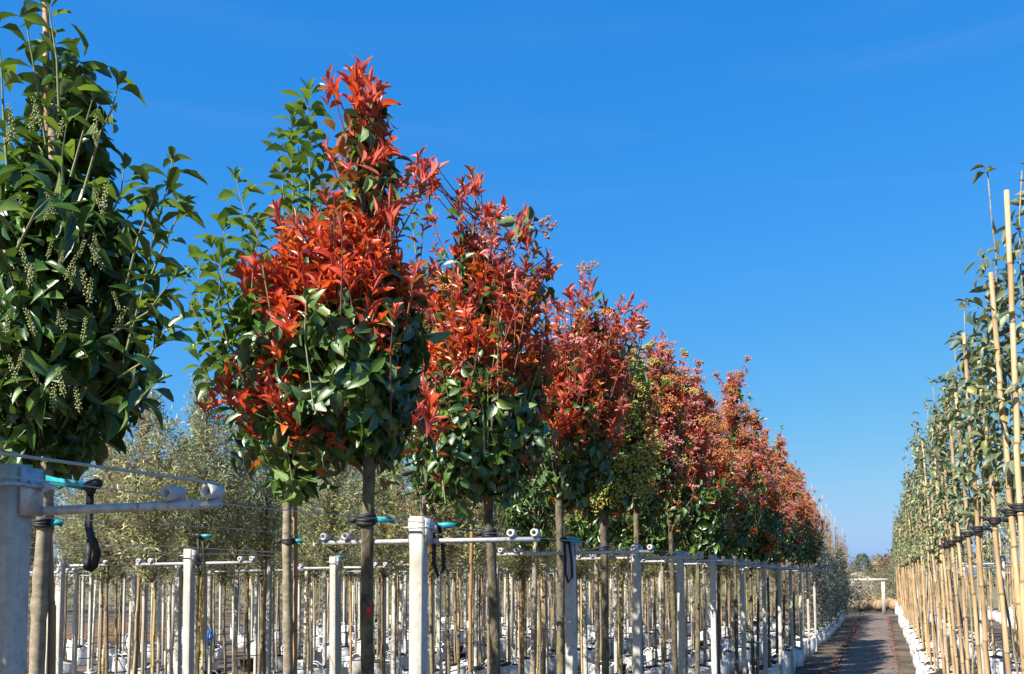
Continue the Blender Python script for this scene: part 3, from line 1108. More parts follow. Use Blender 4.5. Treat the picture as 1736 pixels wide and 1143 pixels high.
# ------------------------------------------------------------------ canes
def cane_mesh(length, r, mat, seed, rows=8, step=0.34):
    rg = random.Random(seed)
    mb = MB()
    z, pts, rad = 0.0, [], []
    nodes = []
    while z < length - 0.05:
        pts += [(0, 0, z), (0, 0, z + 0.006), (0, 0, z + 0.02)]
        tp = 1 - 0.30 * z / length
        rad += [r * tp * 1.02, r * tp * 1.13, r * tp]
        nodes.append(z + 0.006)
        nxt = z + step * rg.uniform(0.8, 1.2)
        if nxt < length - 0.05:
            pts.append((rg.uniform(-.007, .007), rg.uniform(-.007, .007), nxt - 0.012)); rad.append(r * tp * 0.985)
        z = nxt
    pts.append((0, 0, length)); rad.append(r * 0.7)
    mb.tube(pts, rad, rows)
    for zz in nodes:
        tp = 1 - 0.30 * zz / length
        mb.tube([(0, 0, zz - 0.004), (0, 0, zz + 0.004)], r * tp * 1.16, rows, 1, cap=False)
    return mb.mesh('bamboo_cane', [mat, M['node']])


def place_cane(me, base, top, label, group, rz=0.0):
    base, top = Vector(base), Vector(top)
    o = link('bamboo_cane', me)
    o.location = base
    o.rotation_mode = 'QUATERNION'
    o.rotation_quaternion = (top - base).to_track_quat('Z', 'Y')
    tag(o, label, 'cane', group)
    return o


# ================================================================== ROW A: photinias beside the path
XP, XL, XPOST = -2.24, -3.44, -1.955
U = 1.4


def stem_axis(base, pts_px, depth):
    """stem polyline local to base from photo spots at one depth; first point on the ground"""
    P = [at(x, y, depth) - base for x, y in pts_px]
    d = (P[-1] - P[0]) / (P[-1][2] - P[0][2])
    g = P[0] - d * P[0][2]
    return [tuple(g)] + [tuple(p) for p in P]


def px_axis(px_list, d):
    x, y = px_list[0]
    b = at(x, y, d)
    base = np.array([b[0], b[1], 0.0])
    return base, stem_axis(base, px_list, d)


# --- first photinia: red crown with a tall spire
d = 3.15 * U
base, ax = px_axis([(625, 1143), (623, 900), (626, 740), (618, 560), (612, 420)], d)
P1 = empty('photinia_tree', base)
tag(P1, 'foremost photinia with the tallest vivid red crown and a narrow spire', 'tree', 'red photinia standards in a row')
env = env_from_px([(130, 604, 628), (160, 592, 642), (200, 600, 640), (250, 590, 645), (310, 580, 645), (355, 520, 670), (400, 455, 690), (440, 425, 720), (500, 420, 742),
                   (560, 415, 742), (620, 405, 740), (670, 395, 748), (715, 420, 730), (745, 540, 690)], d, base, .05)


def p1_rule(p, f, side):
    x, y, z = proj(p + base)
    q = rs.rand()
    if y < 240:
        return 'red'
    if y < 330:
        return 'red' if q < 0.72 else 'green'
    if y < 500:
        return 'red' if q < 0.98 else 'green'
    if x < 500 and y < 790:
        return 'red' if q < 0.55 else 'green'
    if y < 570:
        return 'red' if q < 0.45 else 'green'
    if y > 640 and x < 620:
        return 'red' if q < 0.18 else 'green'
    return 'red' if q < 0.06 else 'green'


tips = []
for (x, y, dx) in ((560, 140, -0.7), (612, 112, 0), (600, 130, -0.2), (628, 135, 0.2), (640, 150, 0.4), (648, 160, 0.5), (660, 245, 0.7), (552, 250, -0.6), (655, 300, 0.6), (662, 335, .5),
                   (467, 355, -0.5), (500, 375, -.3), (415, 455, -0.8), (430, 440, -0.4), (450, 460, -.5), (425, 580, -.6), (385, 635, -0.9), (420, 640, -.6), (400, 760, -0.9), (430, 700, -.7), (410, 680, -.8),
                   (580, 670, -.1), (600, 690, 0.3), (520, 690, -.3), (540, 710, -.2), (505, 720, -.5), (738, 690, 0.6), (725, 680, .2), (420, 740, -.5)):
    q = at(x, y, d - rs.uniform(0.0, 0.14) * (1 if y > 330 else 0)) - base
    tips.append((tuple(q), tuple(RH * dx + np.array([0, 0, 0.3]))))
photinia(P1, env, lambda p, f, s: p1_rule(p, f, s), ax, 470, 180, 0.86, None, tips, 300, 0.033, 3, 90, 0.17)

# --- second photinia
d = 4.12 * U
base2, ax = px_axis([(839, 1143), (834, 1000), (829, 850), (826, 700), (822, 560)], d)
P2 = empty('photinia_tree', base2)
tag(P2, 'second photinia along the path, orange-red above and dark green below, with three thin top shoots', 'tree', 'red photinia standards in a row')
env = env_from_px([(370, 775, 822), (410, 745, 850), (440, 712, 885), (480, 692, 915), (520, 688, 940), (570, 690, 952), (640, 690, 950), (720, 670, 950), (780, 670, 940), (820, 720, 910)], d, base2, .05)


def p2_rule(p, f, side):
    x, y, z = proj(p + base2)
    q = rs.rand()
    if y < 380:
        return 'pink' if q < .6 else 'red'
    if y < 520:
        return 'red' if q < .42 else 'pink' if q < .76 else 'orange' if q < .9 else 'green'
    if y < 650:
        return 'orange' if q < .36 else 'red' if q < .62 else 'pink' if q < .76 else 'green'
    return 'red' if q < .16 else 'green'


tips = []
for (x, y, dx) in ((712, 262, 0), (700, 285, -.5), (725, 280, .3), (742, 285, .6), (715, 300, -.2), (735, 300, .3), (800, 295, 0), (815, 310, .3), (785, 320, -.2), (850, 350, .4), (838, 390, .3),
                   (890, 352, 0), (878, 375, -.4), (905, 380, .5), (890, 395, 0.2), (928, 435, .4), (915, 455, .2), (890, 440, 0), (875, 460, 0), (902, 480, .3), (930, 480, .5)):
    q = at(x, y, d - rs.uniform(-0.05, 0.1)) - base2
    tips.append((tuple(q), tuple(RH * dx + np.array([0, 0, 0.3]))))
photinia(P2, env, p2_rule, ax, 370, 160, 0.83, (0.06, [1, 2], 0.5), tips, 300, 0.033, 5, 150)

# --- third .. sixth
near_spec = [
    (5.0, [(952, 1143), (950, 1000), (947, 860), (955, 770), (970, 680)],
     [(530, 955, 1025), (565, 925, 1070), (600, 905, 1095), (680, 895, 1085), (760, 895, 1065), (835, 915, 1020)],
     [(985, 468, 0), (1000, 475, .2), (1020, 490, .5), (965, 495, -.3), (1070, 510, .2), (1078, 530, .4), (1045, 545, .2)],
     'third photinia, pinkish red shoots and bud heads, trunk behind a concrete post', (0.16, [1, 1, 2], .55), 'pink'),
    (5.8, [(1026, 1143), (1024, 1000), (1023, 870), (1022, 760), (1030, 650)],
     [(600, 1030, 1075), (640, 985, 1100), (700, 965, 1115), (770, 955, 1115), (830, 960, 1100), (865, 990, 1070)],
     [(1050, 610, 0), (1075, 620, .2), (1030, 630, -.2)],
     'photinia with yellow-green flower heads and mostly green leaves among the red ones', (1.0, [3], .02), 'lime'),
    (6.6, [(1085, 1143), (1082, 1000), (1080, 880), (1082, 770), (1095, 660)],
     [(600, 1105, 1130), (640, 1085, 1150), (690, 1070, 1165), (750, 1060, 1170), (820, 1050, 1150), (870, 1060, 1120)],
     [(1118, 592, 0), (1108, 600, -.3), (1130, 604, .3), (1150, 650, .3)],
     'fifth photinia from the front, pink bud head on a thin top shoot, greenish lower crown', (0.6, [1, 2, 3], .12), 'pink'),
    (7.7, [(1144, 1143), (1142, 1000), (1137, 880), (1140, 780), (1155, 690)],
     [(640, 1150, 1180), (680, 1130, 1200), (740, 1105, 1215), (800, 1100, 1210), (860, 1105, 1190), (895, 1120, 1165)],
     [(1160, 640, 0), (1180, 655, .3)],
     'sixth photinia from the front, salmon pink shoots above orange flower heads', (0.45, [1, 2], .3), 'pink'),
]
for i, (dd, axp, rows, tp, lab, cor, mode) in enumerate(near_spec):
    d = dd * U
    bs, ax = px_axis(axp, d)
    T = empty('photinia_tree', bs)
    tag(T, lab, 'tree', 'red photinia standards in a row')
    env = env_from_px(rows, d, bs, .025)

    def rule(p, f, side, mode=mode):
        q = rs.rand()
        if mode == 'lime':
            return 'green' if q < .84 else 'orange' if q < .93 else 'red'
        if f > .5:
            return 'pink' if q < .60 else 'red' if q < .8 else 'orange' if q < .95 else 'green'
        if f > .32:
            return 'pink' if q < .25 else 'orange' if q < .5 else 'red' if q < .65 else 'green'
        return 'orange' if q < .08 else 'red' if q < .14 else 'green'
    tips = [(tuple(at(x, y, d) - bs), tuple(RH * dx + np.array([0, 0, .3]))) for x, y, dx in tp]
    photinia(T, env, rule, ax, 265, 125, 0.82, cor, tips, 300 if i < 3 else 240, 0.032, 10 + i, 140)

# --- the rest of the row, copies of three grown variants
variants = []
for v in range(4):
    T = empty('photinia_tree', (0, 0, 0))
    hb, ht = 2.68, 4.75 + 0.16 * v
    env = [(hb, 0.0, 0.30), (hb + .25, 0.0, 0.48), (hb + .70, 0.02, 0.53), (hb + 1.05, 0.05, 0.42), (hb + 1.35, 0.05, 0.25), (ht - .35, .08, 0.11), (ht - .05, .08, 0.04)]

    def rule(p, f, side, v=v):
        q = rs.rand()
        if f > .46:
            return 'pink' if q < .42 else 'orange' if q < .70 else 'red' if q < .82 else 'green'
        if f > .24:
            return 'orange' if q < .3 else 'red' if q < (.38 + .06 * v) else 'green'
        return 'orange' if q < .07 else 'red' if q < .13 else 'green'
    lean = 0.04 * (v - 1.5)
    ax = [(lean, 0, 0), (lean * .5, 0, 1.2), (0, 0, 2.5), (0, 0, 3.2), (0.04, 0.02, 3.7)]
    photinia(T, env, rule, ax, 240, 80, 0.95, (0.85, [1, 2, 2, 2, 1], .38), (), 0, 0.031, 30 + v, 90)
    variants.append(T)
order_words = ['seventh', 'eighth', 'ninth', 'tenth', 'eleventh', 'twelfth', 'thirteenth', 'fourteenth', 'fifteenth', 'sixteenth', 'seventeenth', 'eighteenth', 'nineteenth']
first_use = [True] * 4
for i in range(13):
    dd = 8.85 + i * 1.04
    v = i % 4
    if first_use[v]:
        T = variants[v]; first_use[v] = False
    else:
        T = copy_tree(variants[v])
    x = XP + rnd.uniform(-.05, .05)
    T.location = (x, row_y(x, dd * U), 0)
    T.rotation_euler = (rnd.uniform(-.025, .025), rnd.uniform(-.025, .025), rnd.uniform(0, 6.28))
    s = rnd.uniform(.9, 1.1)
    T.scale = (s, s, rnd.uniform(.95, 1.10))
    look = ['with pink bud heads at its top', 'with orange-brown flower heads', 'with rusty red and green leaves', 'with a tall pink top'][v]
    tag(T, '%s photinia down the row beside the path, %s' % (order_words[i], look), 'tree', 'red photinia standards in a row')


for i, y in enumerate((0.72, -0.85)):
    T = copy_tree(variants[i + 1])
    T.location = (XP, y, 0)
    T.rotation_euler = (0, 0, 2.1 + i)
    T.scale = (1, 1, 1)
    tag(T, 'photinia beside the photographer at the near end of the row', 'tree', 'photinias beside the photographer')

# ================================================================== laurels
def spike_mesh(seed):
    rg = random.Random(seed)
    mb = MB()
    L = 0.14
    mb.tube([(0, 0, 0), (0.004, 0, L * .5), (0.0, 0.004, L)], [0.0025, 0.002, 0.001], 4, 1, cap=False)
    for i in range(34):
        f = 0.12 + 0.88 * i / 34
        a = i * 2.4
        r = (0.011 * (1 - 0.45 * f) + 0.002) * rg.uniform(.7, 1.2)
        mb.octa((math.cos(a) * r, math.sin(a) * r, L * f + rg.uniform(-.003, .003)), 0.0052 * (1.1 - .5 * f) * rg.uniform(.7, 1.25), 0, 1.2)
    return mb.mesh('flower_spike', [M['bud'], M['twig']], False)


SPIKES = [spike_mesh(s) for s in range(3)]


def laurel(root, env, axis, shoots, interior, long_shoots, depth, pick, spikes, seed, limefrac=0.12, r0=0.033, L=(0.115, 0.18)):
    lv = Leaves(['laurel', 'lime'])
    tw = MB()
    base_ = np.array(root.location)
    h0, h1 = env[0][0], env[-1][0]
    for i, (p, rad, h, r) in enumerate(sample_env(env, shoots)):
        f = (h - h0) / (h1 - h0)
        dr = rad * 0.8 + np.array([0, 0, -0.35 + 1.3 * f]) + rs.normal(0, .25, 3)
        dr /= np.linalg.norm(dr)
        lv.spray(p - dr * .22, dr, .25, rs.randint(7, 11), (35, 85), L, (.27, .36), [0] * 9 + ([1] if f > .45 else [0]), OBLONG, droop=0.45 - .2 * f, up=.7, petiole=.012)
        bz = max(h - rs.uniform(.15, .45), h0 - .02)
        a = np.array([np.interp(bz, [q[2] for q in axis], [q[j] for q in axis]) for j in (0, 1)] + [bz])
        if i % 2 == 0:
            tw.tube(bez(a, p, np.array([0, 0, -.05]), 4), [.006, .005, .0035, .002], 4, 0, cap=False)
    for p, rad, h, r in sample_env(env, interior, .05, .75):
        dr = rad + np.array([0, 0, rs.uniform(-.6, .3)]); dr /= np.linalg.norm(dr)
        lv.spray(p - dr * .1, dr, .16, 5, (40, 110), L, (.32, .42), 0, OBLONG, droop=.4, up=.6)
    for pl, dens, kind, off in long_shoots:
        P = [at(x, y, depth + off + o) - base_ for x, y, o in pl]
        n_ = len(P)
        tw.tube([tuple(q) for q in P], [0.0065 - 0.0045 * j / (n_ - 1) for j in range(n_)], 5, 0, cap=False)
        for j in range(n_ - 1):
            a, b = P[j], P[j + 1]
            seg = np.linalg.norm(b - a)
            cnt = max(2, int(seg / 0.028 * dens))
            lv.spray(a, b - a, seg, cnt, (38, 72), (L[0] * .85, L[1] * .95), (.32, .42), kind, OBLONG, droop=.12, up=.4, petiole=.01)
        ax_ = P[-1] - P[-2]
        lv.spray(P[-1] - ax_ / np.linalg.norm(ax_) * .02, ax_, .03, 4, (12, 40), (L[0] * .6, L[0] * .9), (.3, .4), kind, OBLONG, up=.2)
    limbs = []
    for j in range(8):
        hz = h0 + (h1 - h0) * (.02 + .06 * j)
        b = np.array([np.interp(hz, [q[2] for q in axis], [q[k] for q in axis]) for k in (0, 1)] + [hz])
        cx, r = env_at(env, hz + .25)
        ph = j * 2.4 + seed
        e = RH * (cx + math.cos(ph) * r * .7) + DH * math.sin(ph) * r * .7 + np.array([0, 0, hz + .33])
        limbs.append((bez(b, e, (0, 0, -.06), 5), r0 * .4, r0 * .15))
    link('trunk', trunk_mesh('trunk', axis, r0, r0 * .65, M['pale_bark'], 12, limbs, 12, seed), root)
    cr = hang_leaves(root, lv, pick, base_)
    t_ = link('twigs', tw.mesh('twigs', [M['twig']]), root)
    t_['kind'] = 'stuff'
    for (x, y, o, tilt) in spikes:
        q = at(x, y, depth + o) - base_
        s_ = link('flower_spike', SPIKES[rs.randint(3)], cr)
        s_.location = q
        s_.rotation_euler = (rs.uniform(-.4, .4), tilt * 1.8, rs.uniform(0, 6))
        k = rs.uniform(.55, 1.0)
        s_.scale = (k, k, k)
    return cr


# L1: the big flowering laurel at the left edge
d = 3.0 * U
lbase, ax = px_axis([(66, 1143), (70, 960), (76, 800), (85, 600), (92, 380), (92, 180)], d)
L1 = empty('laurel_tree', lbase)
tag(L1, 'cherry laurel with dark leaves and cream flower spikes behind the big concrete post', 'tree', 'cherry laurel standards')
env = env_from_px([(60, 70, 112), (130, 50, 125), (190, 10, 165), (250, -40, 178), (320, -70, 190), (400, -85, 245), (480, -90, 262), (560, -85, 262), (640, -75, 245), (710, -60, 215), (765, -25, 140)], d, lbase, .10)
sp = []
for (x, y) in ((50, 215), (70, 210), (98, 225), (158, 225), (165, 240), (15, 235), (25, 225), (178, 360), (175, 350), (40, 360), (75, 365), (95, 360), (110, 465), (100, 450), (55, 465), (48, 480), (150, 500),
               (160, 440), (170, 420), (178, 450), (108, 555), (98, 545), (150, 510), (205, 520), (190, 560), (10, 500), (5, 440), (70, 670), (110, 665), (135, 690), (128, 680), (65, 640), (90, 690), (30, 620), (140, 570),
               (10, 560), (60, 560), (120, 480), (30, 640), (80, 430), (130, 430)):
    sp.append((x, y + 10, -rs.uniform(.22, .5), rs.uniform(-.25, .25)))
longs = [
    ([(80, 260, -.05), (62, 140, -.1), (48, 60, -.12), (38, -15, -.15)], .55, 0, 0.0),
    ([(92, 200, 0), (90, 110, 0), (82, 40, 0), (72, -20, 0)], .8, [1, 1, 0], -.05),
    ([(100, 190, -.2), (96, 100, -.2), (82, 10, -.2)], .45, [1, 0], -.1),
    ([(12, 290, -.1), (6, 200, -.1), (2, 110, -.1), (-5, 40, -.1)], .6, [1, 0], 0),
    ([(140, 330, -.1), (170, 225, -.1), (190, 185, -.1), (200, 145, -.1)], .14, [0, 1], 0),
    ([(120, 300, -.1), (145, 210, -.1), (158, 165, -.1)], .06, 0, 0),
    ([(210, 610, -.1), (240, 500, -.1), (262, 400, -.1), (280, 330, -.1), (292, 275, -.1)], 1.1, [0, 0, 1], 0),
    ([(215, 480, -.15), (235, 400, -.15), (258, 340, -.2), (250, 310, -.2)], .7, [0, 0, 1], 0),
    ([(255, 470, 0), (285, 400, 0), (310, 350, 0)], .8, [0, 1], 0),
    ([(180, 380, .1), (205, 330, .1), (210, 285, .1)], .35, [1, 0], 0),
    ([(200, 560, -.1), (250, 530, -.15), (295, 470, -.2)], .8, 0, 0),
    ([(200, 640, -.1), (250, 610, -.15), (280, 560, -.2)], .8, 0, 0),
    ([(190, 690, -.1), (235, 680, -.2), (262, 650, -.3)], .9, 0, 0),
    ([(108, 330, -.3), (105, 270, -.36), (112, 215, -.4)], .6, [1], 0),
    ([(30, 420, -.5), (60, 360, -.55), (90, 330, -.6)], .7, [1, 0], 0),
]
laurel(L1, env, ax, 270, 110, longs, d, 300, sp, 4)

# L2: laurel behind the first photinia, tall fresh shoots
d = 4.25 * U
l2base, ax = px_axis([(486, 1143), (488, 1000), (490, 840), (490, 700), (490, 560)], d)
L2 = empty('laurel_tree', l2base)
tag(L2, 'laurel with long bright green shoots rising behind the first red photinia', 'tree', 'cherry laurel standards')
env = env_from_px([(430, 440, 540), (500, 400, 570), (580, 370, 600), (650, 375, 600), (720, 400, 590), (780, 440, 560), (820, 470, 520)], d, l2base)
G = [1, 1, 1, 0]
longs = [
    ([(520, 470, 0), (526, 380, -.02), (525, 280, 0), (521, 200, 0), (522, 155, 0)], 1.35, G, 0),
    ([(500, 430, 0), (497, 330, 0), (493, 260, 0), (495, 200, 0)], 1.22, G, .05),
    ([(535, 420, 0), (545, 330, 0), (550, 270, 0)], 1.08, G, .1),
    ([(510, 420, .1), (508, 300, .1), (505, 230, .1)], 0.68, G, .1),
    ([(450, 560, 0), (432, 430, 0), (415, 360, 0), (400, 305, 0)], 1.15, G, 0),
    ([(440, 620, 0), (400, 560, 0), (375, 480, 0), (358, 420, 0)], 1.08, G, -.05),
    ([(420, 620, 0), (388, 590, -.05), (370, 510, -.1), (376, 440, -.1)], 0.94, G, -.05),
    ([(400, 640, 0), (352, 575, -.05), (325, 520, -.1), (312, 470, -.1)], 0.94, G, 0),
    ([(420, 660, 0), (375, 620, 0), (340, 560, 0)], 0.94, G, .1),
    ([(430, 700, 0), (390, 660, 0), (350, 640, 0)], .7, [0, 1], .1),
    ([(445, 560, -.1), (425, 470, -.1), (440, 390, -.1)], 1.22, G, .0),
    ([(410, 560, .1), (385, 500, .1), (372, 440, .1), (380, 390, .1)], .9, G, .1),
    ([(400, 600, .1), (350, 540, .1), (335, 490, .1), (340, 440, .1)], .9, G, .1),
    ([(475, 420, .1), (482, 340, .1), (476, 280, .1), (480, 235, .1)], .9, G, .1),
    ([(395, 690, 0), (360, 650, 0), (330, 600, -.05)], .9, G, 0),
    ([(480, 740, -.2), (490, 780, -.3), (498, 835, -.3)], 1.0, [0, 1], 0),
    ([(520, 740, -.2), (545, 770, -.3), (552, 815, -.3)], .9, 0, 0),
    ([(450, 700, -.2), (440, 750, -.3), (462, 800, -.3)], .8, [0, 1], 0),
]
laurel(L2, env, ax, 170, 70, longs, d, 300, [(395, 560, 0, .1), (425, 590, 0, 0), (410, 610, 0, -.1)], 6, L=(.13, .185))

# L3: laurel behind the second post
d = 5.5 * U
l3base, ax = px_axis([(716, 1143), (716, 1000), (717, 860), (720, 740), (722, 640)], d)
L3 = empty('laurel_tree', l3base)
tag(L3, 'laurel whose pale trunk stands straight behind the mossy concrete post, fresh green leaves low', 'tree', 'cherry laurel standards')
env = env_from_px([(440, 690, 740), (520, 670, 780), (620, 650, 800), (720, 660, 800), (800, 680, 800), (850, 700, 780)], d, l3base)
longs = [([(705, 430, 0), (700, 380, 0), (698, 340, 0)], .9, G, 0),
         ([(770, 820, -.3), (785, 850, -.4), (790, 890, -.4)], 1.3, G, 0), ([(680, 760, -.2), (670, 790, -.2), (665, 815, -.2)], 1.2, [0, 1], 0), ([(740, 800, -.2), (755, 840, -.3), (775, 870, -.3)], 1.3, G, 0)]
laurel(L3, env, ax, 150, 60, longs, d, 300, [], 8, L=(.10, .15))

# small round dark laurel further back, and the ones the row carries on with
d = 7.2 * U
l4base, ax = px_axis([(904, 1143), (906, 1000), (908, 910), (905, 860), (900, 820)], d)
L4 = empty('laurel_tree', l4base)
tag(L4, 'small round dark green laurel between the second and third photinia trunks', 'tree', 'cherry laurel standards')
env = env_from_px([(740, 860, 920), (790, 840, 950), (850, 832, 965), (895, 845, 955), (925, 880, 930)], d, l4base)
laurel(L4, env, ax, 150, 60, [], d, 300, [], 9, L=(.08, .12))

T0 = empty('laurel_tree', (0, 0, 0))
env = [(2.7, 0, .25), (2.95, 0, .42), (3.5, 0, .5), (4.1, 0, .4), (4.6, 0, .2), (4.85, 0, .08)]
laurel(T0, env, [(0, 0, 0), (0, 0, 1.3), (0.01, 0, 2.6), (0, 0, 3.4), (0, 0, 4.2)], 170, 60, [], 10, 0, [], 12)
lau = [(8.6, 'tenth'), (9.9, ''), (11.3, ''), (12.7, ''), (14.1, ''), (15.5, '')]
for i, dd in enumerate([8.7, 10.0, 11.3, 12.6, 13.9, 15.2, 16.5]):
    T = T0 if i == 0 else copy_tree(T0)
    T.location = (XL, row_y(XL, dd * U), 0)
    T.rotation_euler = (0, 0, rnd.uniform(0, 6.28))
    tag(T, 'green laurel half hidden behind the photinia row further down', 'tree', 'laurels behind the photinia row')
# the laurel row carries on beside and behind the photographer
for i, y in enumerate((lbase[1] - 1.95, lbase[1] - 3.9)):
    T = copy_tree(T0)
    T.location = (XL + 0.05, y, 0)
    T.rotation_euler = (0, 0, 1.1 + i)
    tag(T, 'laurel beside the photographer in the same row as the flowering laurel', 'tree', 'laurels beside the photographer')

# canes of the laurels
CANE_B = cane_mesh(3.0, 0.017, M['brown_cane'], 1)
b = at(87, 1143, 3.03 * U); t_ = at(84, 790, 3.03 * U)
dv = (t_ - b) / (t_[2] - b[2])
place_cane(cane_mesh(4.9, 0.020, M['brown_cane'], 2), b - dv * b[2], b + dv * (4.85 - b[2]), 'brown cane bound to the flowering laurel at the left edge', 'canes tied to the laurels')
b = at(500, 1143, 4.3 * U); t_ = at(501, 850, 4.3 * U)
dv = (t_ - b) / (t_[2] - b[2])
place_cane(cane_mesh(3.3, 0.018, M['brown_cane'], 3), b - dv * b[2], b + dv * (3.3 - b[2]), 'brown cane tied against the pale laurel trunk left of the first photinia', 'canes tied to the laurels')
b = at(797, 1143, 6.2 * U); t_ = at(799, 890, 6.2 * U)
dv = (t_ - b) / (t_[2] - b[2])
place_cane(cane_mesh(2.75, 0.021, M['brown_cane'], 5), b - dv * b[2], b + dv * (2.75 - b[2]), 'thick brown stake just left of the second photinia trunk', 'canes tied to the laurels')

# ------------------------------------------------------------------ posts of row A
post_px = [(1.62, 'big grey concrete post cut off by the left edge, galvanised arm to its right'),
           (3.05, 'mossy-topped concrete post with leaf shadows, between first two photinia trunks'),
           (4.55, 'concrete post in front of the third photinia trunk'),
           (5.75, 'white concrete post just right of the fifth photinia trunk'),
           (7.0, 'white concrete post just right of the sixth photinia trunk')]
for i, (dd, lab) in enumerate(post_px):
    y = row_y(XPOST, dd * U)
    post(XPOST, y, lab, 'concrete posts of the photinia row')
for i in range(8):
    dd = 8.35 + 1.75 * i
    post(XPOST, row_y(XPOST, dd * U), 'pale concrete post among the far photinia trunks beside the path', 'far posts of the photinia row', near=i < 3)
wire(XPOST + 0.54, -3, row_y(XPOST, 1.64 * U) + .06, POST_H - 0.058, 0.0035, 'stout wire that ends at the outer ring of the big post at the left edge', sag=0.0)
for rx, nm in ((-0.41, 'laurel'), (0.43, 'path')):
    wire(XPOST + rx, -3, 32, POST_H - 0.0795, 0.0013, 'thin wire through the rings on the %s side of the photinia row' % nm, group='wires of the photinia row')


# ------------------------------------------------------------------ ties of row A
def band(name, pts, w_, th, mat, parent, wdir=(0, 0, 1)):
    """a strap: flat ribbon of real thickness along pts"""
    V, Q = [], []
    pts = [Vector(p) for p in pts]
    wd = Vector(wdir).normalized()
    k = len(pts)
    for i, p in enumerate(pts):
        t = (pts[min(i + 1, k - 1)] - pts[max(i - 1, 0)]).normalized()
        wv = wd - t * wd.dot(t)
        wv = wv.normalized() if wv.length > .05 else t.orthogonal().normalized()
        nn = t.cross(wv)
        for a, b_ in ((1, 1), (1, -1), (-1, -1), (-1, 1)):
            V.append(p + wv * a * w_ / 2 + nn * b_ * th / 2)
    for i in range(k - 1):
        for j in range(4):
            j2 = (j + 1) % 4
            Q.append((4 * i + j, 4 * i + j2, 4 * i + 4 + j2, 4 * i + 4 + j))
    Q.append((0, 3, 2, 1)); e = 4 * (k - 1); Q.append((e, e + 1, e + 2, e + 3))
    return link(name, np_mesh(name, [tuple(v) for v in V], [np.array(Q)], [M[mat]], None, False), parent)


def local(px_list, depth, org):
    return [tuple(at(x, y, depth + (o[0] if o else 0)) - org) for x, y, *o in px_list]


# long strap with the hanging black loop beside the big post
d = 2.75 * U
org = at(155, 825, d)
T = empty('tree_tie', org)
tag(T, 'turquoise strap knotted to a black rubber belt hanging in a loop below the arm', 'tree tie', 'tree ties')
band('strap', local([(78, 812, .15), (95, 817, .05), (120, 820, 0), (150, 826, 0)], d, org), .033, .004, 'cyan', T)
k_ = MB(); k_.tube(local([(146, 829), (152, 826), (158, 822), (166, 820), (172, 817)], d, org), [.016, .027, .022, .024, .012], 8); k_.tube(local([(158, 815), (152, 830), (156, 838)], d, org), [.012, .024, .016], 8)
link('knot', k_.mesh('knot', [M['rubber']]), T)
band('belt', local([(153, 832), (152, 862), (150, 890), (153, 908, -.03), (160, 920, -.05), (165, 938, -.04), (160, 958, 0), (151, 968, 0), (147, 962, .03), (149, 940, .05), (153, 915, .05)], d, org), .030, .005, 'rubber', T, wdir=RH)
# band round the flowering laurel
def trunk_tie(px, py, dd, lab, length=34, side=1, r=.034, cy=True, tail=0, h=.035):
    d = dd * U
    org = at(px, py, d)
    T = empty('tree_tie', org)
    tag(T, lab, 'tree tie', 'tree ties')
    cb = MB()
    for q in range(3):
        zz = (q - 1) * h * .32
        pts = [(math.cos(a) * (r + .004), math.sin(a) * (r + .004), zz + .004 * math.sin(a * 2 + q)) for a in np.linspace(0, 6.283, 13)]
        cb.tube(pts, h * .22, 6)
    nd_ = -RH * side * (r + .012) 
    cb.tube([tuple(nd_ * .8 + np.array([0, 0, .012])), tuple(nd_ * 1.25), tuple(nd_ * 1.7 + np.array([0, 0, -.006]))], [.014, .017, .008], 6)
    link('rubber_band', cb.mesh('rubber_band', [M['rubber']]), T)
    if cy:
        k = length * d / FPX
        p0 = RH * side * (r + .004)
        band('strap', [tuple(p0 - DH * .01), tuple(p0 + RH * side * k * .5 + np.array([0, 0, .004])), tuple(p0 + RH * side * k + np.array([0, 0, -.006]))], .026, .004, 'cyan', T)
    if tail:
        p0 = RH * side * (r + .01) - DH * .03
        z = tail * d / FPX
        band('tail', [tuple(p0), tuple(p0 + np.array([0.012, 0, -z * .4])), tuple(p0 + np.array([-.008, 0, -z * .8])), tuple(p0 + np.array([.02, 0, -z]))], .02, .004, 'rubber', T, wdir=RH)


trunk_tie(72, 887, 3.0, 'turquoise and black tie round the flowering laurel trunk beside the big post', 20)
trunk_tie(620, 882, 3.15, 'wide black rubber band with turquoise end round the first photinia trunk', 36, h=.055)
trunk_tie(489, 918, 4.25, 'turquoise tie round the pale laurel trunk left of the first photinia', 14)
trunk_tie(829, 905, 4.12, 'black rubber tie round the second photinia trunk', 0, cy=False, h=.05)
trunk_tie(1023, 930, 5.8, 'black rubber tie round the trunk of the photinia with green flower heads', 0, side=1, cy=False, h=.045)
trunk_tie(1081, 930, 6.6, 'black rubber tie round the fifth photinia trunk', 0, cy=False)
trunk_tie(1140, 940, 7.7, 'black rubber tie round the sixth photinia trunk', 0, cy=False)
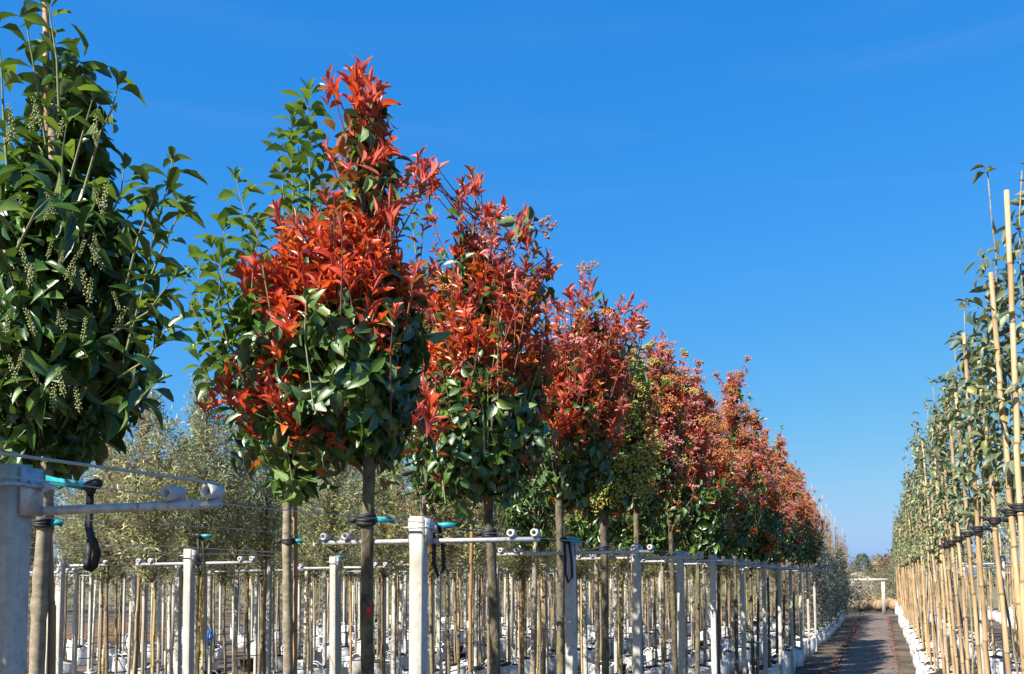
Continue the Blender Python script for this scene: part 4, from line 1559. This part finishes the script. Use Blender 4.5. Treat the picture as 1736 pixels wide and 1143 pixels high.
# ties that hang from posts
for (px, py, dd, tail, lab) in ((736, 893, 3.15, 85, 'black belt loop and turquoise strap hanging beside the mossy post'),
                                (956, 918, 4.55, 70, 'black strap trailing down the post before the third photinia'),
                                (340, 910, 5.25, 65, 'black strap with turquoise end above the leaf-shadowed post at left'),
                                (565, 945, 6.6, 45, 'black strap with turquoise end beside the narrow post left of the first photinia trunk')):
    d = dd * U
    org = at(px, py, d) - DH * .06
    T = empty('tree_tie', org)
    tag(T, lab, 'tree tie', 'tree ties')
    k_ = MB(); k_.tube([(-.03, 0, .012), (0, 0, .008), (.025, 0, -.01)], [.012, .022, .014], 7)
    link('knot', k_.mesh('knot', [M['rubber']]), T)
    k = 30 * 3.15 / dd * d / FPX
    band('strap', [tuple(RH * .02), tuple(RH * (.02 + k * .5) + np.array([0, 0, .004])), tuple(RH * (.02 + k))], .026, .004, 'cyan', T)
    z = tail * d / FPX
    band('belt', [(0, 0, 0), (.006, 0, -z * .4), (.004, 0, -z * .75), tuple(RH * .025 + np.array([0, 0, -z])), tuple(RH * .05 + np.array([0, 0, -z * .85])), tuple(RH * .045 + np.array([0, 0, -z * .4])), tuple(RH * .03)],
         .018, .004, 'rubber', T, wdir=RH)
# a red paint tag on the first trunk and a blue ribbon in the rows behind
o = band('paint_mark', [tuple(at(626, y, 3.15 * U - .040) - np.array(P1.location)) for y in (1028, 1036, 1044)], .018, .003, 'redtag', P1, wdir=RH)
rb = empty('ribbon', at(354, 1068, 11 * U))
tag(rb, 'blue ribbon tied to a stem in the rows at left', 'ribbon')
band('loop', [(0, 0, 0), (.05, 0, .02), (.06, 0, -.1), (.03, 0, -.17)], .05, .004, 'blue', rb, wdir=RH)
band('tail', [(0, 0, 0), (-.02, 0, -.12), (0.01, 0, -.26)], .04, .004, 'blue', rb, wdir=RH)

# grow bags of the rows by the path, where they come into the picture
for i in range(26):
    dd = 13.3 + i * .95
    x = XP + rnd.uniform(-.04, .04)
    if dd < 23:
        bag(x, row_y(x, dd * U), 'white grow bag in the line under the far photinias beside the path', 'grow bags of the photinia row')
    else:
        bag(x + .12, row_y(x, dd * U), 'white grow bag under the grey-green bushes at the path', 'grow bags of the bush row')
for i in range(10):
    dd = 13.5 + i * 1.3
    bag(XL + rnd.uniform(-.05, .05), row_y(XL, dd * U), 'white grow bag under the far laurels behind the photinia row', 'grow bags of the laurel row')

# ================================================================== ROWS BEHIND: olive trees in bags, canes, posts
def olive_crown(seed, n_sh, leaf=('olive',), h0=2.48, h1=4.5, rmax=.66, L=(.05, .09), colored=None, sparse=1.0):
    lv = Leaves(list(leaf))
    tw = MB()
    env = [(h0, 0, .22), (h0 + .3, 0, rmax * .8), (h0 + .9, 0, rmax), (h0 + 1.35, 0, rmax * .66), (h1 - .35, 0, rmax * .28), (h1, 0, .06)]
    env = [(h, rs.normal(0, .05), r * rs.uniform(.88, 1.12)) for h, c, r in env]
    for p, rad, h, r in sample_env(env, n_sh, .18, 1.1, bias=.1):
        dr = rad * .6 + np.array([0, 0, .75]) + rs.normal(0, .3, 3); dr /= np.linalg.norm(dr)
        ln = rs.uniform(.18, .34)
        lv.spray(p - dr * ln * .8, dr, ln, int(rs.randint(11, 17) * sparse), (25, 75), L, (.20, .30), list(range(len(leaf))) if len(leaf) > 1 else 0, MINI, droop=.1, up=.2)
        if rs.rand() < .6:
            a = np.array([0, 0, max(h - rs.uniform(.2, .5), h0 - .1)])
            tw.tube(bez(a, p, (0, 0, -.06), 3), [.005, .003, .0012], 3, 0, cap=False)
    tw.tube([(0, 0, h0 - .1), (.01, 0, (h0 + h1) / 2), (0, 0, h1 - .1)], [.016, .011, .003], 6, 0)
    cr = leaves_mesh('crown', lv.arrays(), list(leaf))
    return cr, tw.mesh('twigs', [M['olive_bark']])


OC = [olive_crown(s, 290) for s in range(4)]
OC.append(olive_crown(4, 210, rmax=.55, h1=4.0))
OC.append(olive_crown(5, 230, ('olive', 'bronze'), rmax=.5, h1=4.2))
OT = [trunk_mesh('trunk', [(0.03 * (s - 1), 0, 0), (0.02, 0.01, .8), (0, 0, 1.6), (0, 0, 2.4)], .021 + .002 * s, .017, M['olive_bark'], 8, (), 7, 40 + s) for s in range(4)]
CANES = [cane_mesh(2.45 + .12 * s, .0145 + .0015 * (s % 3), M[('cane', 'brown_cane', 'yellow_cane', 'brown_cane', 'yellow_cane', 'cane')[s]], 60 + s, 7) for s in range(6)]
M['pale_wood'] = rough_mat('bleached_wood', [(0.3, (0.34, 0.29, 0.22)), (0.55, (0.48, 0.43, 0.35)), (0.8, (0.56, 0.52, 0.45))], scale=14, stretch=(1, 1, .15), bump=.4, objrand=.25)
STAKES = []
for s_ in range(4):
    mb_ = MB(); mb_.box((0, 0, 1.15 + .05 * s_), (.017 + .002 * s_, .017 + .002 * s_, 1.15 + .05 * s_), ch=.003)
    STAKES.append(mb_.mesh('stake', [M['pale_wood']], False))
row_words = ['first', 'second', 'third', 'fourth', 'fifth', 'sixth', 'seventh']
n_ol = 0


def olive(x, y, lab, grp, variant=None):
    global n_ol
    T = empty('olive_tree', (x, y, 0), rnd.uniform(0, 6.28))
    v = variant if variant is not None else (5 if rnd.random() < .07 else rnd.randrange(5))
    c = link('crown', OC[v][0], T); c['kind'] = 'stuff'
    t = link('twigs', OC[v][1], T); t['kind'] = 'stuff'
    link('trunk', OT[n_ol % 4], T)
    s = rnd.uniform(.9, 1.08)
    T.scale = (s, s, rnd.uniform(.90, 1.06))
    tag(T, lab, 'tree', grp)
    n_ol += 1


XROWS = [-4.95, -7.95, -10.95, -13.95, -16.95, -19.95, -22.95]
for ri, xp in enumerate(XROWS):
    word = row_words[ri]
    d_min = abs(xp) * FPX / 1480 / CY
    y0 = row_y(xp, d_min * .98)
    y1 = (46, 46, 46, 46, 45, 44, 43)[ri]
    # posts
    y = row_y(xp, 5.2 * U) if ri == 0 else y0 + rnd.uniform(0, 1.0)
    k = 0
    while y < y1:
        lab = 'white concrete post standing in the %s row of olive trees behind the photinias' % word
        if ri == 0 and k == 0:
            lab = 'white post under a dark strap between flowering laurel trunk and pale laurel trunk'
        if ri == 0 and k == 1:
            lab = 'white post just left of the first photinia trunk, right of the pale laurel trunk'
        post(xp + rnd.uniform(-.02, .02), y, lab, 'concrete posts of the %s olive row' % word, near=(ri == 0 and k < 4), dz=-.06 * rnd.random())
        y += (2.05, 1.8, 1.8, 1.8, 2.0, 2.2, 2.4)[ri]
        k += 1
    # two lines of trees per bed
    lines = (-.5, .62) if ri < 4 else (0.2,)
    for li, off in enumerate(lines):
        x = xp + off
        dm = max(abs(x) * FPX / 1500 / CY, 9.6)
        y = row_y(x, dm) + rnd.uniform(0, .6)
        sp_ = (1.3, 1.35, 1.5, 1.75, 1.7, 2.2, 2.5)[ri]
        side = 'far' if li == 0 else 'near'
        while y < y1 - 1:
            xx, yy = x + rnd.uniform(-.12, .12), y + rnd.uniform(-.2, .2)
            lab = 'slim olive tree with grey-green crown in the %s row behind the photinias' % word
            olive(xx, yy, lab, 'olive trees of the %s row' % word)
            ca = CANES[rnd.randrange(6)]
            if ri < 2 or (ri < 5 and rnd.random() < .45):
              place_cane(ca, (xx + rnd.uniform(-.09, .09), yy + rnd.uniform(-.09, .09), 0), (xx + rnd.uniform(-.03, .03), yy + rnd.uniform(-.03, .03), 2.5),
                       'bamboo cane tied to an olive stem in the %s row behind the photinias' % word, 'canes of the %s olive row' % word)
            if ri > 0 and rnd.random() < .62:
                sx, sy = xx + rnd.uniform(-.5, .5), yy + rnd.uniform(.3, .9)
                st_ = link('stake', STAKES[rnd.randrange(4)], None, (sx, sy, 0))
                st_.rotation_euler = (rnd.uniform(-.02, .02), rnd.uniform(-.02, .02), rnd.uniform(0, 3))
                if depth_of(sx, sy) > 17.5 and rnd.random() < .5:
                    if rnd.random() < .75:
                        bag(sx + .1, sy, 'white grow bag with dark soil in the %s olive row behind the photinias' % word, 'grow bags of the %s olive row' % word)
                    else:
                        pot(sx + .1, sy, 'black plastic pot standing in the %s olive row behind the photinias' % word, 'black pots of the %s olive row' % word)
                tag(st_, 'slim pale stake in the %s olive row behind the photinias' % word, 'stake', 'pale stakes of the %s olive row' % word)
            dep = depth_of(xx, yy)
            if dep > 17.5:
                if rnd.random() < .86:
                    bag(xx, yy, 'white grow bag with dark soil in the %s olive row behind the photinias' % word, 'grow bags of the %s olive row' % word)
                else:
                    pot(xx, yy, 'black plastic pot standing in the %s olive row behind the photinias' % word, 'black pots of the %s olive row' % word)
            y += sp_
    if ri < 5:
        for rx, nm in ((-.44, 'far'), (.44, 'near')):
            wire(xp + rx, y0 - 1, y1, POST_H - .05, .003, 'wire along the %s side of the %s olive row' % (nm, word), group='wires of the olive rows')
    wire(xp + .35, y0 + 2, y1, .52, .011, 'black irrigation hose strung low along the %s olive row' % word, 'rubber', 'irrigation_hose', sag=.04, cat='hose', group='irrigation hoses')

# a few olive trees at the left that the photograph singles out by eye
for (px, dd, lab) in ((262, 6.6, 'olive tree with thick yellow stems and dark crown left of the leaf-shadowed post'),
                      (345, 7.6, 'tall silvery olive tree rising against the sky left of the first photinia'),
                      (402, 8.4, 'silvery olive tree just right of the tallest one against the sky')):
    q = at(px, 1000, dd * U)
    olive(q[0], q[1], lab, 'olive trees of the first row', variant=2 if dd < 7 else 0)
    place_cane(CANES[4], (q[0] + .05, q[1] - .05, 0), (q[0], q[1], 2.5), 'yellow cane beside the ' + lab.split(' with')[0].split(' rising')[0].split(' just')[0] + (' right' if dd > 8 else ' left' if dd < 7 else ' centre') + ' of the leaf-shadowed post', 'canes of the first olive row')

# brown earth heap and a low far hedge behind the rows
def heap(name, x, y, rx, ry, h, mat, lab):
    V, Q = [], []
    n, k = 24, 8
    for i in range(k + 1):
        f = i / k
        for j in range(n):
            a = 6.283 * j / n
            r = (1 - f) ** .8 * (1 + .12 * math.sin(3 * a + 1) + .07 * math.sin(7 * a + f * 5))
            V.append((math.cos(a) * r * rx, math.sin(a) * r * ry, h * (1 - (1 - f) ** 1.6) + .03 * h * math.sin(9 * a + f * 9)))
    for i in range(k):
        for j in range(n):
            j2 = (j + 1) % n
            Q.append((i * n + j, i * n + j2, (i + 1) * n + j2, (i + 1) * n + j))
    o = link(name, np_mesh(name, V, [np.array(Q)], [mat]), None, (x, y, -.01))
    return o


def bush_mesh(name, n, rx, ry, h, mats, L, ratio, h0=.0, up=.5, tpl=MINI):
    lv = Leaves(list(mats))
    for i in range(n):
        f = rs.rand() ** .8
        a = rs.uniform(0, 6.283)
        prof = math.sin(math.pi * min(.97, .18 + .80 * f)) ** .6
        r = math.sqrt(rs.uniform(.15, 1.1)) * prof
        p = np.array([math.cos(a) * r * rx, math.sin(a) * r * ry, h0 + f * (h - h0)])
        dr = np.array([math.cos(a) * .7, math.sin(a) * .7, up]) + rs.normal(0, .4, 3)
        dr /= np.linalg.norm(dr)
        lv.spray(p, dr, L[1] * 1.6, 6, (25, 80), L, ratio, list(range(len(mats))) if len(mats) > 1 else 0, tpl, up=.3)
    return leaves_mesh(name, lv.arrays(), list(mats))


def bush(name, me, x, y, lab, cat, grp, s=1.0, stem=None, rz=None):
    T = empty(name, (x, y, 0), rnd.uniform(0, 6.28) if rz is None else rz)
    c = link('crown', me, T); c['kind'] = 'stuff'
    if stem is not None:
        link('trunk', stem, T)
    T.scale = (s, s, s * rnd.uniform(.93, 1.07))
    tag(T, lab, cat, grp)
    return T


def stem_mesh(h, r, mat, forks=5, spread=.5):
    mb = MB()
    mb.tube([(0, 0, 0), (.01, .01, h * .5), (0, 0, h)], [r, r * .8, r * .4], 6)
    for i in range(forks):
        a = i * 2.4
        z = h * (.35 + .5 * i / forks)
        mb.tube([(0, 0, z), (math.cos(a) * spread * .6, math.sin(a) * spread * .6, z + spread * .5), (math.cos(a) * spread, math.sin(a) * spread, z + spread * 1.3)], [r * .5, r * .35, r * .12], 4)
    return mb.mesh('trunk', [mat])


# grey-green bush columns that follow the photinias down the path
BG = [bush_mesh('crown', 420, .40, .40, 3.0, ('blue_green',), (.05, .09), (.35, .5), .3) for _ in range(3)]
BST = stem_mesh(2.4, .025, M['olive_bark'], 6, .35)
for i in range(17):
    dd = 22.4 + i * .95
    x = XP + .12 + rnd.uniform(-.05, .05)
    bush('bush', BG[i % 3], x, row_y(x, dd * U), 'dense blue-green bush beside the path just past the last photinia' if i < 4 else 'grey-green bush in the far line beside the path',
         'bush', 'bushes past the photinias' if i < 4 else 'far bushes beside the path', rnd.uniform(.9, 1.12), BST)
# rows of bare whips on pale canes behind them
WH = [olive_crown(70 + s, 110, ('dry',), h0=1.6, h1=5.0, rmax=.45, L=(.05, .09), sparse=.8) for s in range(3)]
PALE = [cane_mesh(5.0 + .3 * s, .016, M['cane'], 80 + s, 6, .5) for s in range(3)]
for i in range(48):
    x = XP - .1 - (i % 2) * .9 + rnd.uniform(-.1, .1)
    dd = 23.0 + (i // 2) * 1.1
    y = row_y(x, dd * U)
    T = empty('bare_tree', (x, y, 0), rnd.uniform(0, 6.28))
    c = link('crown', WH[i % 3][0], T); c['kind'] = 'stuff'
    t = link('trunk', WH[i % 3][1], T)
    sb = MB() if i == 0 else None
    T.scale = (1, 1, rnd.uniform(.85, 1.05))
    tag(T, 'thin bare tree with a few tan leaves on a pale cane past the photinias', 'tree', 'bare trees past the photinias')
    if i < 36:
      place_cane(PALE[i % 3], (x + .04, y, 0), (x + rnd.uniform(-.1, .1), y + .05, 5), 'tall pale cane of the bare trees past the photinias', 'pale canes past the photinias')

# ================================================================== RIGHT ROWS: climbers trained on tall canes
XR = 0.80
right_d = [4.15, 4.45, 5.1, 6.0, 6.7, 7.5, 8.3, 8.9]
RC = [cane_mesh(4.65 + .12 * s, .0225, M['cane'], 90 + s, 9, .42) for s in range(6)]


def trained(root, hb, ht, n_sh, pick, seed, rmax=.20, droop=.35, tip=0.0, kinds=('grey_green',), offs=(0, 0), L=(.075, .14)):
    lv = Leaves(list(kinds))
    tw = MB()
    ph = seed * 1.7
    stem = []
    for i in range(16):
        z = .3 + (ht + tip - .3) * i / 15
        a = ph + z * 2.2
        rr = .035 if z < ht else .01
        stem.append((offs[0] + math.cos(a) * rr, offs[1] + math.sin(a) * rr, z))
    link('trunk', MB().tube(stem, [.014 - .010 * i / 15 for i in range(16)], 7).mesh('trunk', [M['olive_bark']]), root)
    for i in range(n_sh):
        h = hb + (ht - hb) * (i + rs.rand()) / n_sh
        a = rs.uniform(0, 6.283)
        rad = np.array([math.cos(a), math.sin(a), 0])
        b0 = np.array([offs[0], offs[1], h - .05])
        ln = rs.uniform(.08, rmax) * (1 if h < ht - .3 else .7)
        e = b0 + rad * ln + np.array([0, 0, rs.uniform(.0, .12)])
        tw.tube([tuple(b0), tuple((b0 + e) / 2 + np.array([0, 0, .02])), tuple(e)], [.004, .003, .0015], 4, 0, cap=False)
        ax_ = (e - b0) / np.linalg.norm(e - b0)
        lv.spray(b0 + ax_ * .02, ax_, ln, rs.randint(4, 7), (35, 95), L, (.34, .46), list(range(len(kinds))) if len(kinds) > 1 else 0, OVATE, droop=droop, up=.6, petiole=.012)
    if tip:
        lv.spray(np.array([offs[0], offs[1], ht + tip - .04]), np.array([0, 0, 1.0]), .05, 5, (40, 85), L, (.32, .4), 0, OVATE, droop=.2, up=.6)
    cr = hang_leaves(root, lv, pick, root.location)
    t_ = link('twigs', tw.mesh('twigs', [M['twig']]), root); t_['kind'] = 'stuff'
    return cr


tie_h = 2.66
cane_words = ['foremost', 'second', 'third', 'fourth', 'fifth', 'sixth', 'seventh', 'eighth']
nearR = []
for i, dd in enumerate(right_d):
    d = dd * U
    y = row_y(XR, d)
    lean = (.004, .042, .050, .030, .046, .036, .05, .04)[i]
    cb = (XR + lean * tie_h, y, 0.0)
    Lc = (4.66, 4.28, 3.9, 4.45, 4.1, 4.3, 4.2, 4.4)[i]
    ct = (XR + lean * (tie_h - Lc), y + rnd.uniform(-.04, .04), Lc)
    place_cane(cane_mesh(Lc, .0225, M['cane'], 200 + i, 9, .42), cb, ct, '%s straw-coloured cane of the right-hand row, counted from the camera' % cane_words[i], 'canes of the right-hand row')
    T = empty('trained_tree', (cb[0] + .035, y + .06, 0))
    T.rotation_euler = (0, -lean, 0)
    tag(T, '%s trained climber of the right-hand row, drooping grey-green leaves round its cane' % cane_words[i], 'tree', 'trained climbers of the right-hand row')
    top = (4.8, 4.42, 4.1, 4.5, 4.3, 4.5, 4.4, 4.55)[i]
    tip = (.0, .62, .0, .25, .4, 0, .3, 0)[i]
    trained(T, 2.72 + .08 * (i % 3), top, (36, 52, 42, 40, 40, 40, 40, 40)[i], 300, i, .20, tip=tip, offs=(.07 if i == 0 else 0, 0), kinds=('grey_green',))
    # tie
    tt = empty('tree_tie', (XR + .0, y, tie_h))
    tag(tt, 'black rubber tie on the %s cane of the right-hand row' % cane_words[i], 'tree tie', 'ties of the right-hand row')
    mb = MB()
    for q in range(3):
        pts = [(math.cos(a) * .032, math.sin(a) * .032, (q - 1) * .016) for a in np.linspace(0, 6.283, 11)]
        mb.tube(pts, .012, 5)
    mb.tube([(.02, 0, 0), (.06, .02, .012), (.11, .05, -.01), (.14, .06, -.06)], [.015, .022, .013, .006], 5)
    mb.tube([(-.02, 0, 0), (-.05, -.01, .012), (-.075, -.02, .03)], [.012, .015, .006], 5)
    link('rubber_band', mb.mesh('rubber_band', [M['rubber']]), tt)
TIE = mb.mesh('tree_tie', [M['rubber']])
# copies further down
RV = []
for v in range(5):
    T = empty('trained_tree', (0, 0, 0))
    trained(T, 2.78, 4.45 + .16 * v, 38, 0, 20 + v, .14, kinds=('grey_green', 'grey_green', 'olive'), tip=(0, .4, 0, .6, .2)[v])
    RV.append(T)
fu = [True] * 5
far_canes = [cane_mesh(3.8 + .2 * s, .0215, M['cane'], 110 + s, 7, .45) for s in range(5)]


def right_plant(x, y, lab, grp, clab, cgrp, lean=.04, tie=True, bags=None):
    v = rnd.randrange(5)
    if fu[v]:
        T = RV[v]; fu[v] = False
    else:
        T = copy_tree(RV[v])
    le = lean + rnd.uniform(-.022, .022)
    T.location = (x + le * tie_h + .025, y + .07, 0)
    T.rotation_mode = 'ZYX'
    T.rotation_euler = (0, -le, rnd.uniform(0, 6.28))
    T.scale = (1, 1, rnd.uniform(.86, 1.10))
    tag(T, lab, 'tree', grp)
    place_cane(far_canes[rnd.randrange(5)], (x + le * tie_h, y, 0), (x + le * (tie_h - 4.6), y + rnd.uniform(-.06, .06), 4.6), clab, cgrp)
    if bags and depth_of(x, y) > 17:
        bag(x + le * tie_h + .05, y, bags[0], bags[1])


for i in range(46):
    dd = 9.6 + i * .66 * (1 + i * .004)
    x = XR + rnd.uniform(-.03, .03)
    y = row_y(x, dd * U)
    right_plant(x, y, 'trained climber on a cane further down the front right-hand row', 'far climbers of the right-hand row', 'straw-coloured cane further down the front right-hand row', 'far canes of the right-hand row',
                bags=('white grow bag at the foot of the right-hand cane row', 'grow bags of the right-hand row'))
    if i < 30:
        o = link('tree_tie', TIE, None, (XR, y, tie_h)); tag(o, 'small black tie on a cane further down the right-hand row', 'tree tie', 'far ties of the right-hand row')
wire(XR + .035, row_y(XR, 4.0 * U), 52, tie_h - .005, .006, 'dark tie wire along the canes of the right-hand row', 'rubber', 'wire', group='wires of the right-hand rows')
# second line of the bed, its posts, and two more beds
for bi, (x, d0, n, sp_) in enumerate(((2.25, 10.5, 26, 1.15), (5.2, 19, 13, 1.6), (6.6, 24, 10, 1.7))):
    wd = ('second', 'third', 'fourth')[bi]
    for i in range(n):
        xx = x + rnd.uniform(-.05, .05)
        y = row_y(xx, (d0 + i * sp_) * U)
        right_plant(xx, y, 'climber on a cane in the %s line of the right-hand beds' % wd, 'climbers of the %s right-hand line' % wd,
                    'cane in the %s line of the right-hand beds' % wd, 'canes of the %s right-hand line' % wd, lean=rnd.uniform(-.02, .02),
                    bags=('white grow bag in the %s line of the right-hand beds' % wd, 'grow bags of the %s right-hand line' % wd))
for i in range(12):
    dd = 9.2 + i * 2.3
    post(1.52, row_y(1.52, dd * U), 'concrete post with galvanised arm behind the front right-hand canes', 'posts of the right-hand bed', near=i < 5)
for rx in (-.44, .44):
    wire(1.52 + rx, 3, 50, POST_H - .05, .004, 'wire along the %s side of the right-hand bed' % ('near' if rx < 0 else 'far'), group='wires of the right-hand rows')
for i in range(5):
    dd = 21 + i * 4
    post(5.9, row_y(5.9, dd * U), 'far concrete post in the outer right-hand bed', 'posts of the outer right-hand bed', near=False)
# dark irrigation hose on the right-hand bed
wire(1.0, 12, 50, .40, .010, 'black irrigation hose over the grow bags of the right-hand row', 'rubber', 'irrigation_hose', sag=.04, cat='hose', group='irrigation hoses')

# ================================================================== END OF THE PATH
# goal-shaped concrete frame
d = 40 * U
q = at(1498, 1020, d); q2 = at(1440, 1020, d)
T = empty('gantry', (q[0], q[1], 0))
tag(T, 'pale concrete frame of upright and crossbeam at the end of the path', 'gantry')
mb = MB(); mb.box((0, 0, .98), (.10, .10, .98), ch=.012)
link('upright', mb.mesh('upright', [M['concrete']], False), T)
mb = MB(); mb.box((-2.6, 0, .98), (.10, .10, .98), ch=.012)
link('upright', mb.mesh('upright', [M['concrete']], False), T)
mb = MB(); mb.box((-1.25, 0, 2.055), (1.5, .11, .09))
link('crossbeam', mb.mesh('crossbeam', [M['concrete']], False), T)


# balled trees lying on the ground behind the frame
def ball_mesh(seed):
    rg = random.Random(seed)
    V, Q = [], []
    n, k = 14, 8
    for i in range(k + 1):
        th = math.pi * i / k
        for j in range(n):
            a = 6.283 * j / n
            r = .42 * (1 + .08 * math.sin(3 * a + seed) + rg.uniform(-.04, .04))
            V.append((math.sin(th) * math.cos(a) * r, math.sin(th) * math.sin(a) * r, .38 + .38 * math.cos(th)))
    for i in range(k):
        for j in range(n):
            j2 = (j + 1) % n
            Q.append((i * n + j, (i + 1) * n + j, (i + 1) * n + j2, i * n + j2))
    return np_mesh('root_ball', V, [np.array(Q)], [M['ball']])


BALLS = [ball_mesh(s) for s in range(3)]


def lying_mesh(seed):
    rg = random.Random(seed)
    mb = MB()
    mb.tube([(0, 0, .40), (-1.4, .5, .75), (-3.4, 1.2, 1.35)], [.05, .04, .02], 6)
    for i in range(9):
        f = .35 + .07 * i
        p = Vector((-3.4 * f, 1.2 * f, .4 + .95 * f))
        for sgn in (-1, 1):
            e = p + Vector((-1.1, .2 + sgn * rg.uniform(.1, .5), rg.uniform(.1, .9)))
            mb.tube([p, (p + e) / 2 + Vector((0, 0, -.05)), e], [.014, .010, .004], 4, cap=False)
    return mb.mesh('trunk', [M['dry_bark']])


M['dry_bark'] = rough_mat('tan_dry_bark', [(0.3, (0.16, 0.115, 0.065)), (0.7, (0.30, 0.22, 0.13))], scale=12, bump=.3)
LY = [lying_mesh(s) for s in range(3)]
LYL = bush_mesh('crown', 160, 1.5, .7, 2.0, ('dry', 'olive', 'dry'), (.06, .12), (.3, .5), .5)
for i in range(9):
    q = at(1462 + i * 9.5, 1040, (44 + (i % 3) * 1.6) * U)
    T = empty('balled_tree', (q[0], q[1], 0), rnd.uniform(-.25, .35))
    tag(T, 'lying tree with tan root ball and dry branches behind the concrete frame', 'balled tree', 'lying balled trees')
    link('root_ball', BALLS[i % 3], T)
    link('trunk', LY[i % 3], T)
    c = link('crown', LYL, T, (-2.8, 1.0, .3)); c['kind'] = 'stuff'

# white blossoming shrubs, tan thicket, evergreen, bare trees, far treeline
BL = [bush_mesh('crown', 420, 1.1, 1.1, 3.3, ('blossom', 'blossom', 'dry'), (.06, .11), (.5, .7), .6) for _ in range(2)]
BLS = stem_mesh(2.4, .04, M['dry_bark'], 7, .8)
for i, (px, dd, s) in enumerate(((1448, 46, .72), (1458, 49, .75), (1470, 54, .7), (1440, 43, .66))):
    q = at(px, 1000, dd * U)
    bush('blossom_shrub', BL[i % 2], q[0], q[1], 'white blossoming shrub past the end of the left row', 'shrub', 'white blossoming shrubs', s, BLS)
TH = [bush_mesh('crown', 420, 1.6, 1.3, 2.9, ('dry', 'far_green', 'far_green', 'olive'), (.10, .18), (.25, .4), .1, up=.9) for _ in range(2)]
for i, (px, dd, s) in enumerate(((1505, 54, .9), (1515, 50, .95), (1525, 55, 1.1), (1488, 56, .85), (1535, 52, 1.0), (1472, 58, .9), (1550, 56, 1.1), (1450, 60, 1.1), (1430, 62, 1.1))):
    q = at(px, 1000, dd * U)
    bush('shrub', TH[i % 2], q[0], q[1], 'tan and green upright shrub behind the lying trees', 'shrub', 'tan shrubs at the end of the path', s, None)
EV = bush_mesh('crown', 900, 2.2, 2.2, 8.5, ('far_green',), (.2, .35), (.4, .6), 1.0)
q = at(1463, 1000, 120 * U)
bush('evergreen_tree', EV, q[0], q[1], 'dark rounded evergreen far off above the end of the path', 'tree', None, .72, stem_mesh(4, .15, M['bark'], 4, 1.2))
BT = [bush_mesh('crown', 300, 3.0, 3.0, 8.0, ('dry',), (.25, .5), (.06, .12), 2.2, up=.9) for _ in range(2)]
BTS = stem_mesh(6.5, .14, M['dry_bark'], 9, 2.0)
for i, (px, dd, s) in enumerate(((1488, 150, .8), (1500, 160, .95), (1512, 150, .9), (1522, 140, .85), (1478, 170, .8), (1534, 150, .8))):
    q = at(px, 1000, dd * U)
    bush('bare_far_tree', BT[i % 2], q[0], q[1], 'leafless hazy tree on the horizon above the path end', 'tree', 'leafless trees on the horizon', s, BTS)

# the far wood that closes the horizon
lv = Leaves(['far_green', 'dry'])
for i in range(5200):
    x = rs.uniform(-330, 150)
    y = rs.uniform(225, 260)
    hh = 5.5 + 2.0 * math.sin(x * .13) + 1.2 * math.sin(x * .41 + 1)
    p = np.array([x, y, rs.rand() ** .7 * hh])
    dr = rs.normal(0, 1, 3); dr[2] = abs(dr[2]); dr /= np.linalg.norm(dr)
    lv.spray(p, dr, 1.0, 4, (20, 90), (.8, 1.6), (.4, .7), [0, 1], MINI)
o = link('far_wood', leaves_mesh('far_wood', lv.arrays(), lv.mats))
tag(o, 'far low wood along the horizon', 'wood', None, 'stuff')
# hedge of young stock that closes the left rows
HD = [bush_mesh('crown', 380, 1.3, .9, 3.4, ('olive', 'far_green', 'bronze'), (.09, .16), (.3, .5), .2) for _ in range(3)]
for i in range(46):
    x = -81 + i * 1.75
    bush('hedge_bush', HD[i % 3], x, 50.5 + rnd.uniform(-.5, .5) + (0 if x < -6 else 0), 'bush in the mixed hedge that closes the rows behind the olive trees', 'bush', 'hedge behind the olive rows', rnd.uniform(.9, 1.15))
q = at(190, 1085, 36)
hp = heap('earth_heap', q[0], q[1], 3.0, 1.0, .75, M['earth'], '')
tag(hp, 'long red-brown earth heap behind the stems at left', 'earth heap', None, 'stuff')
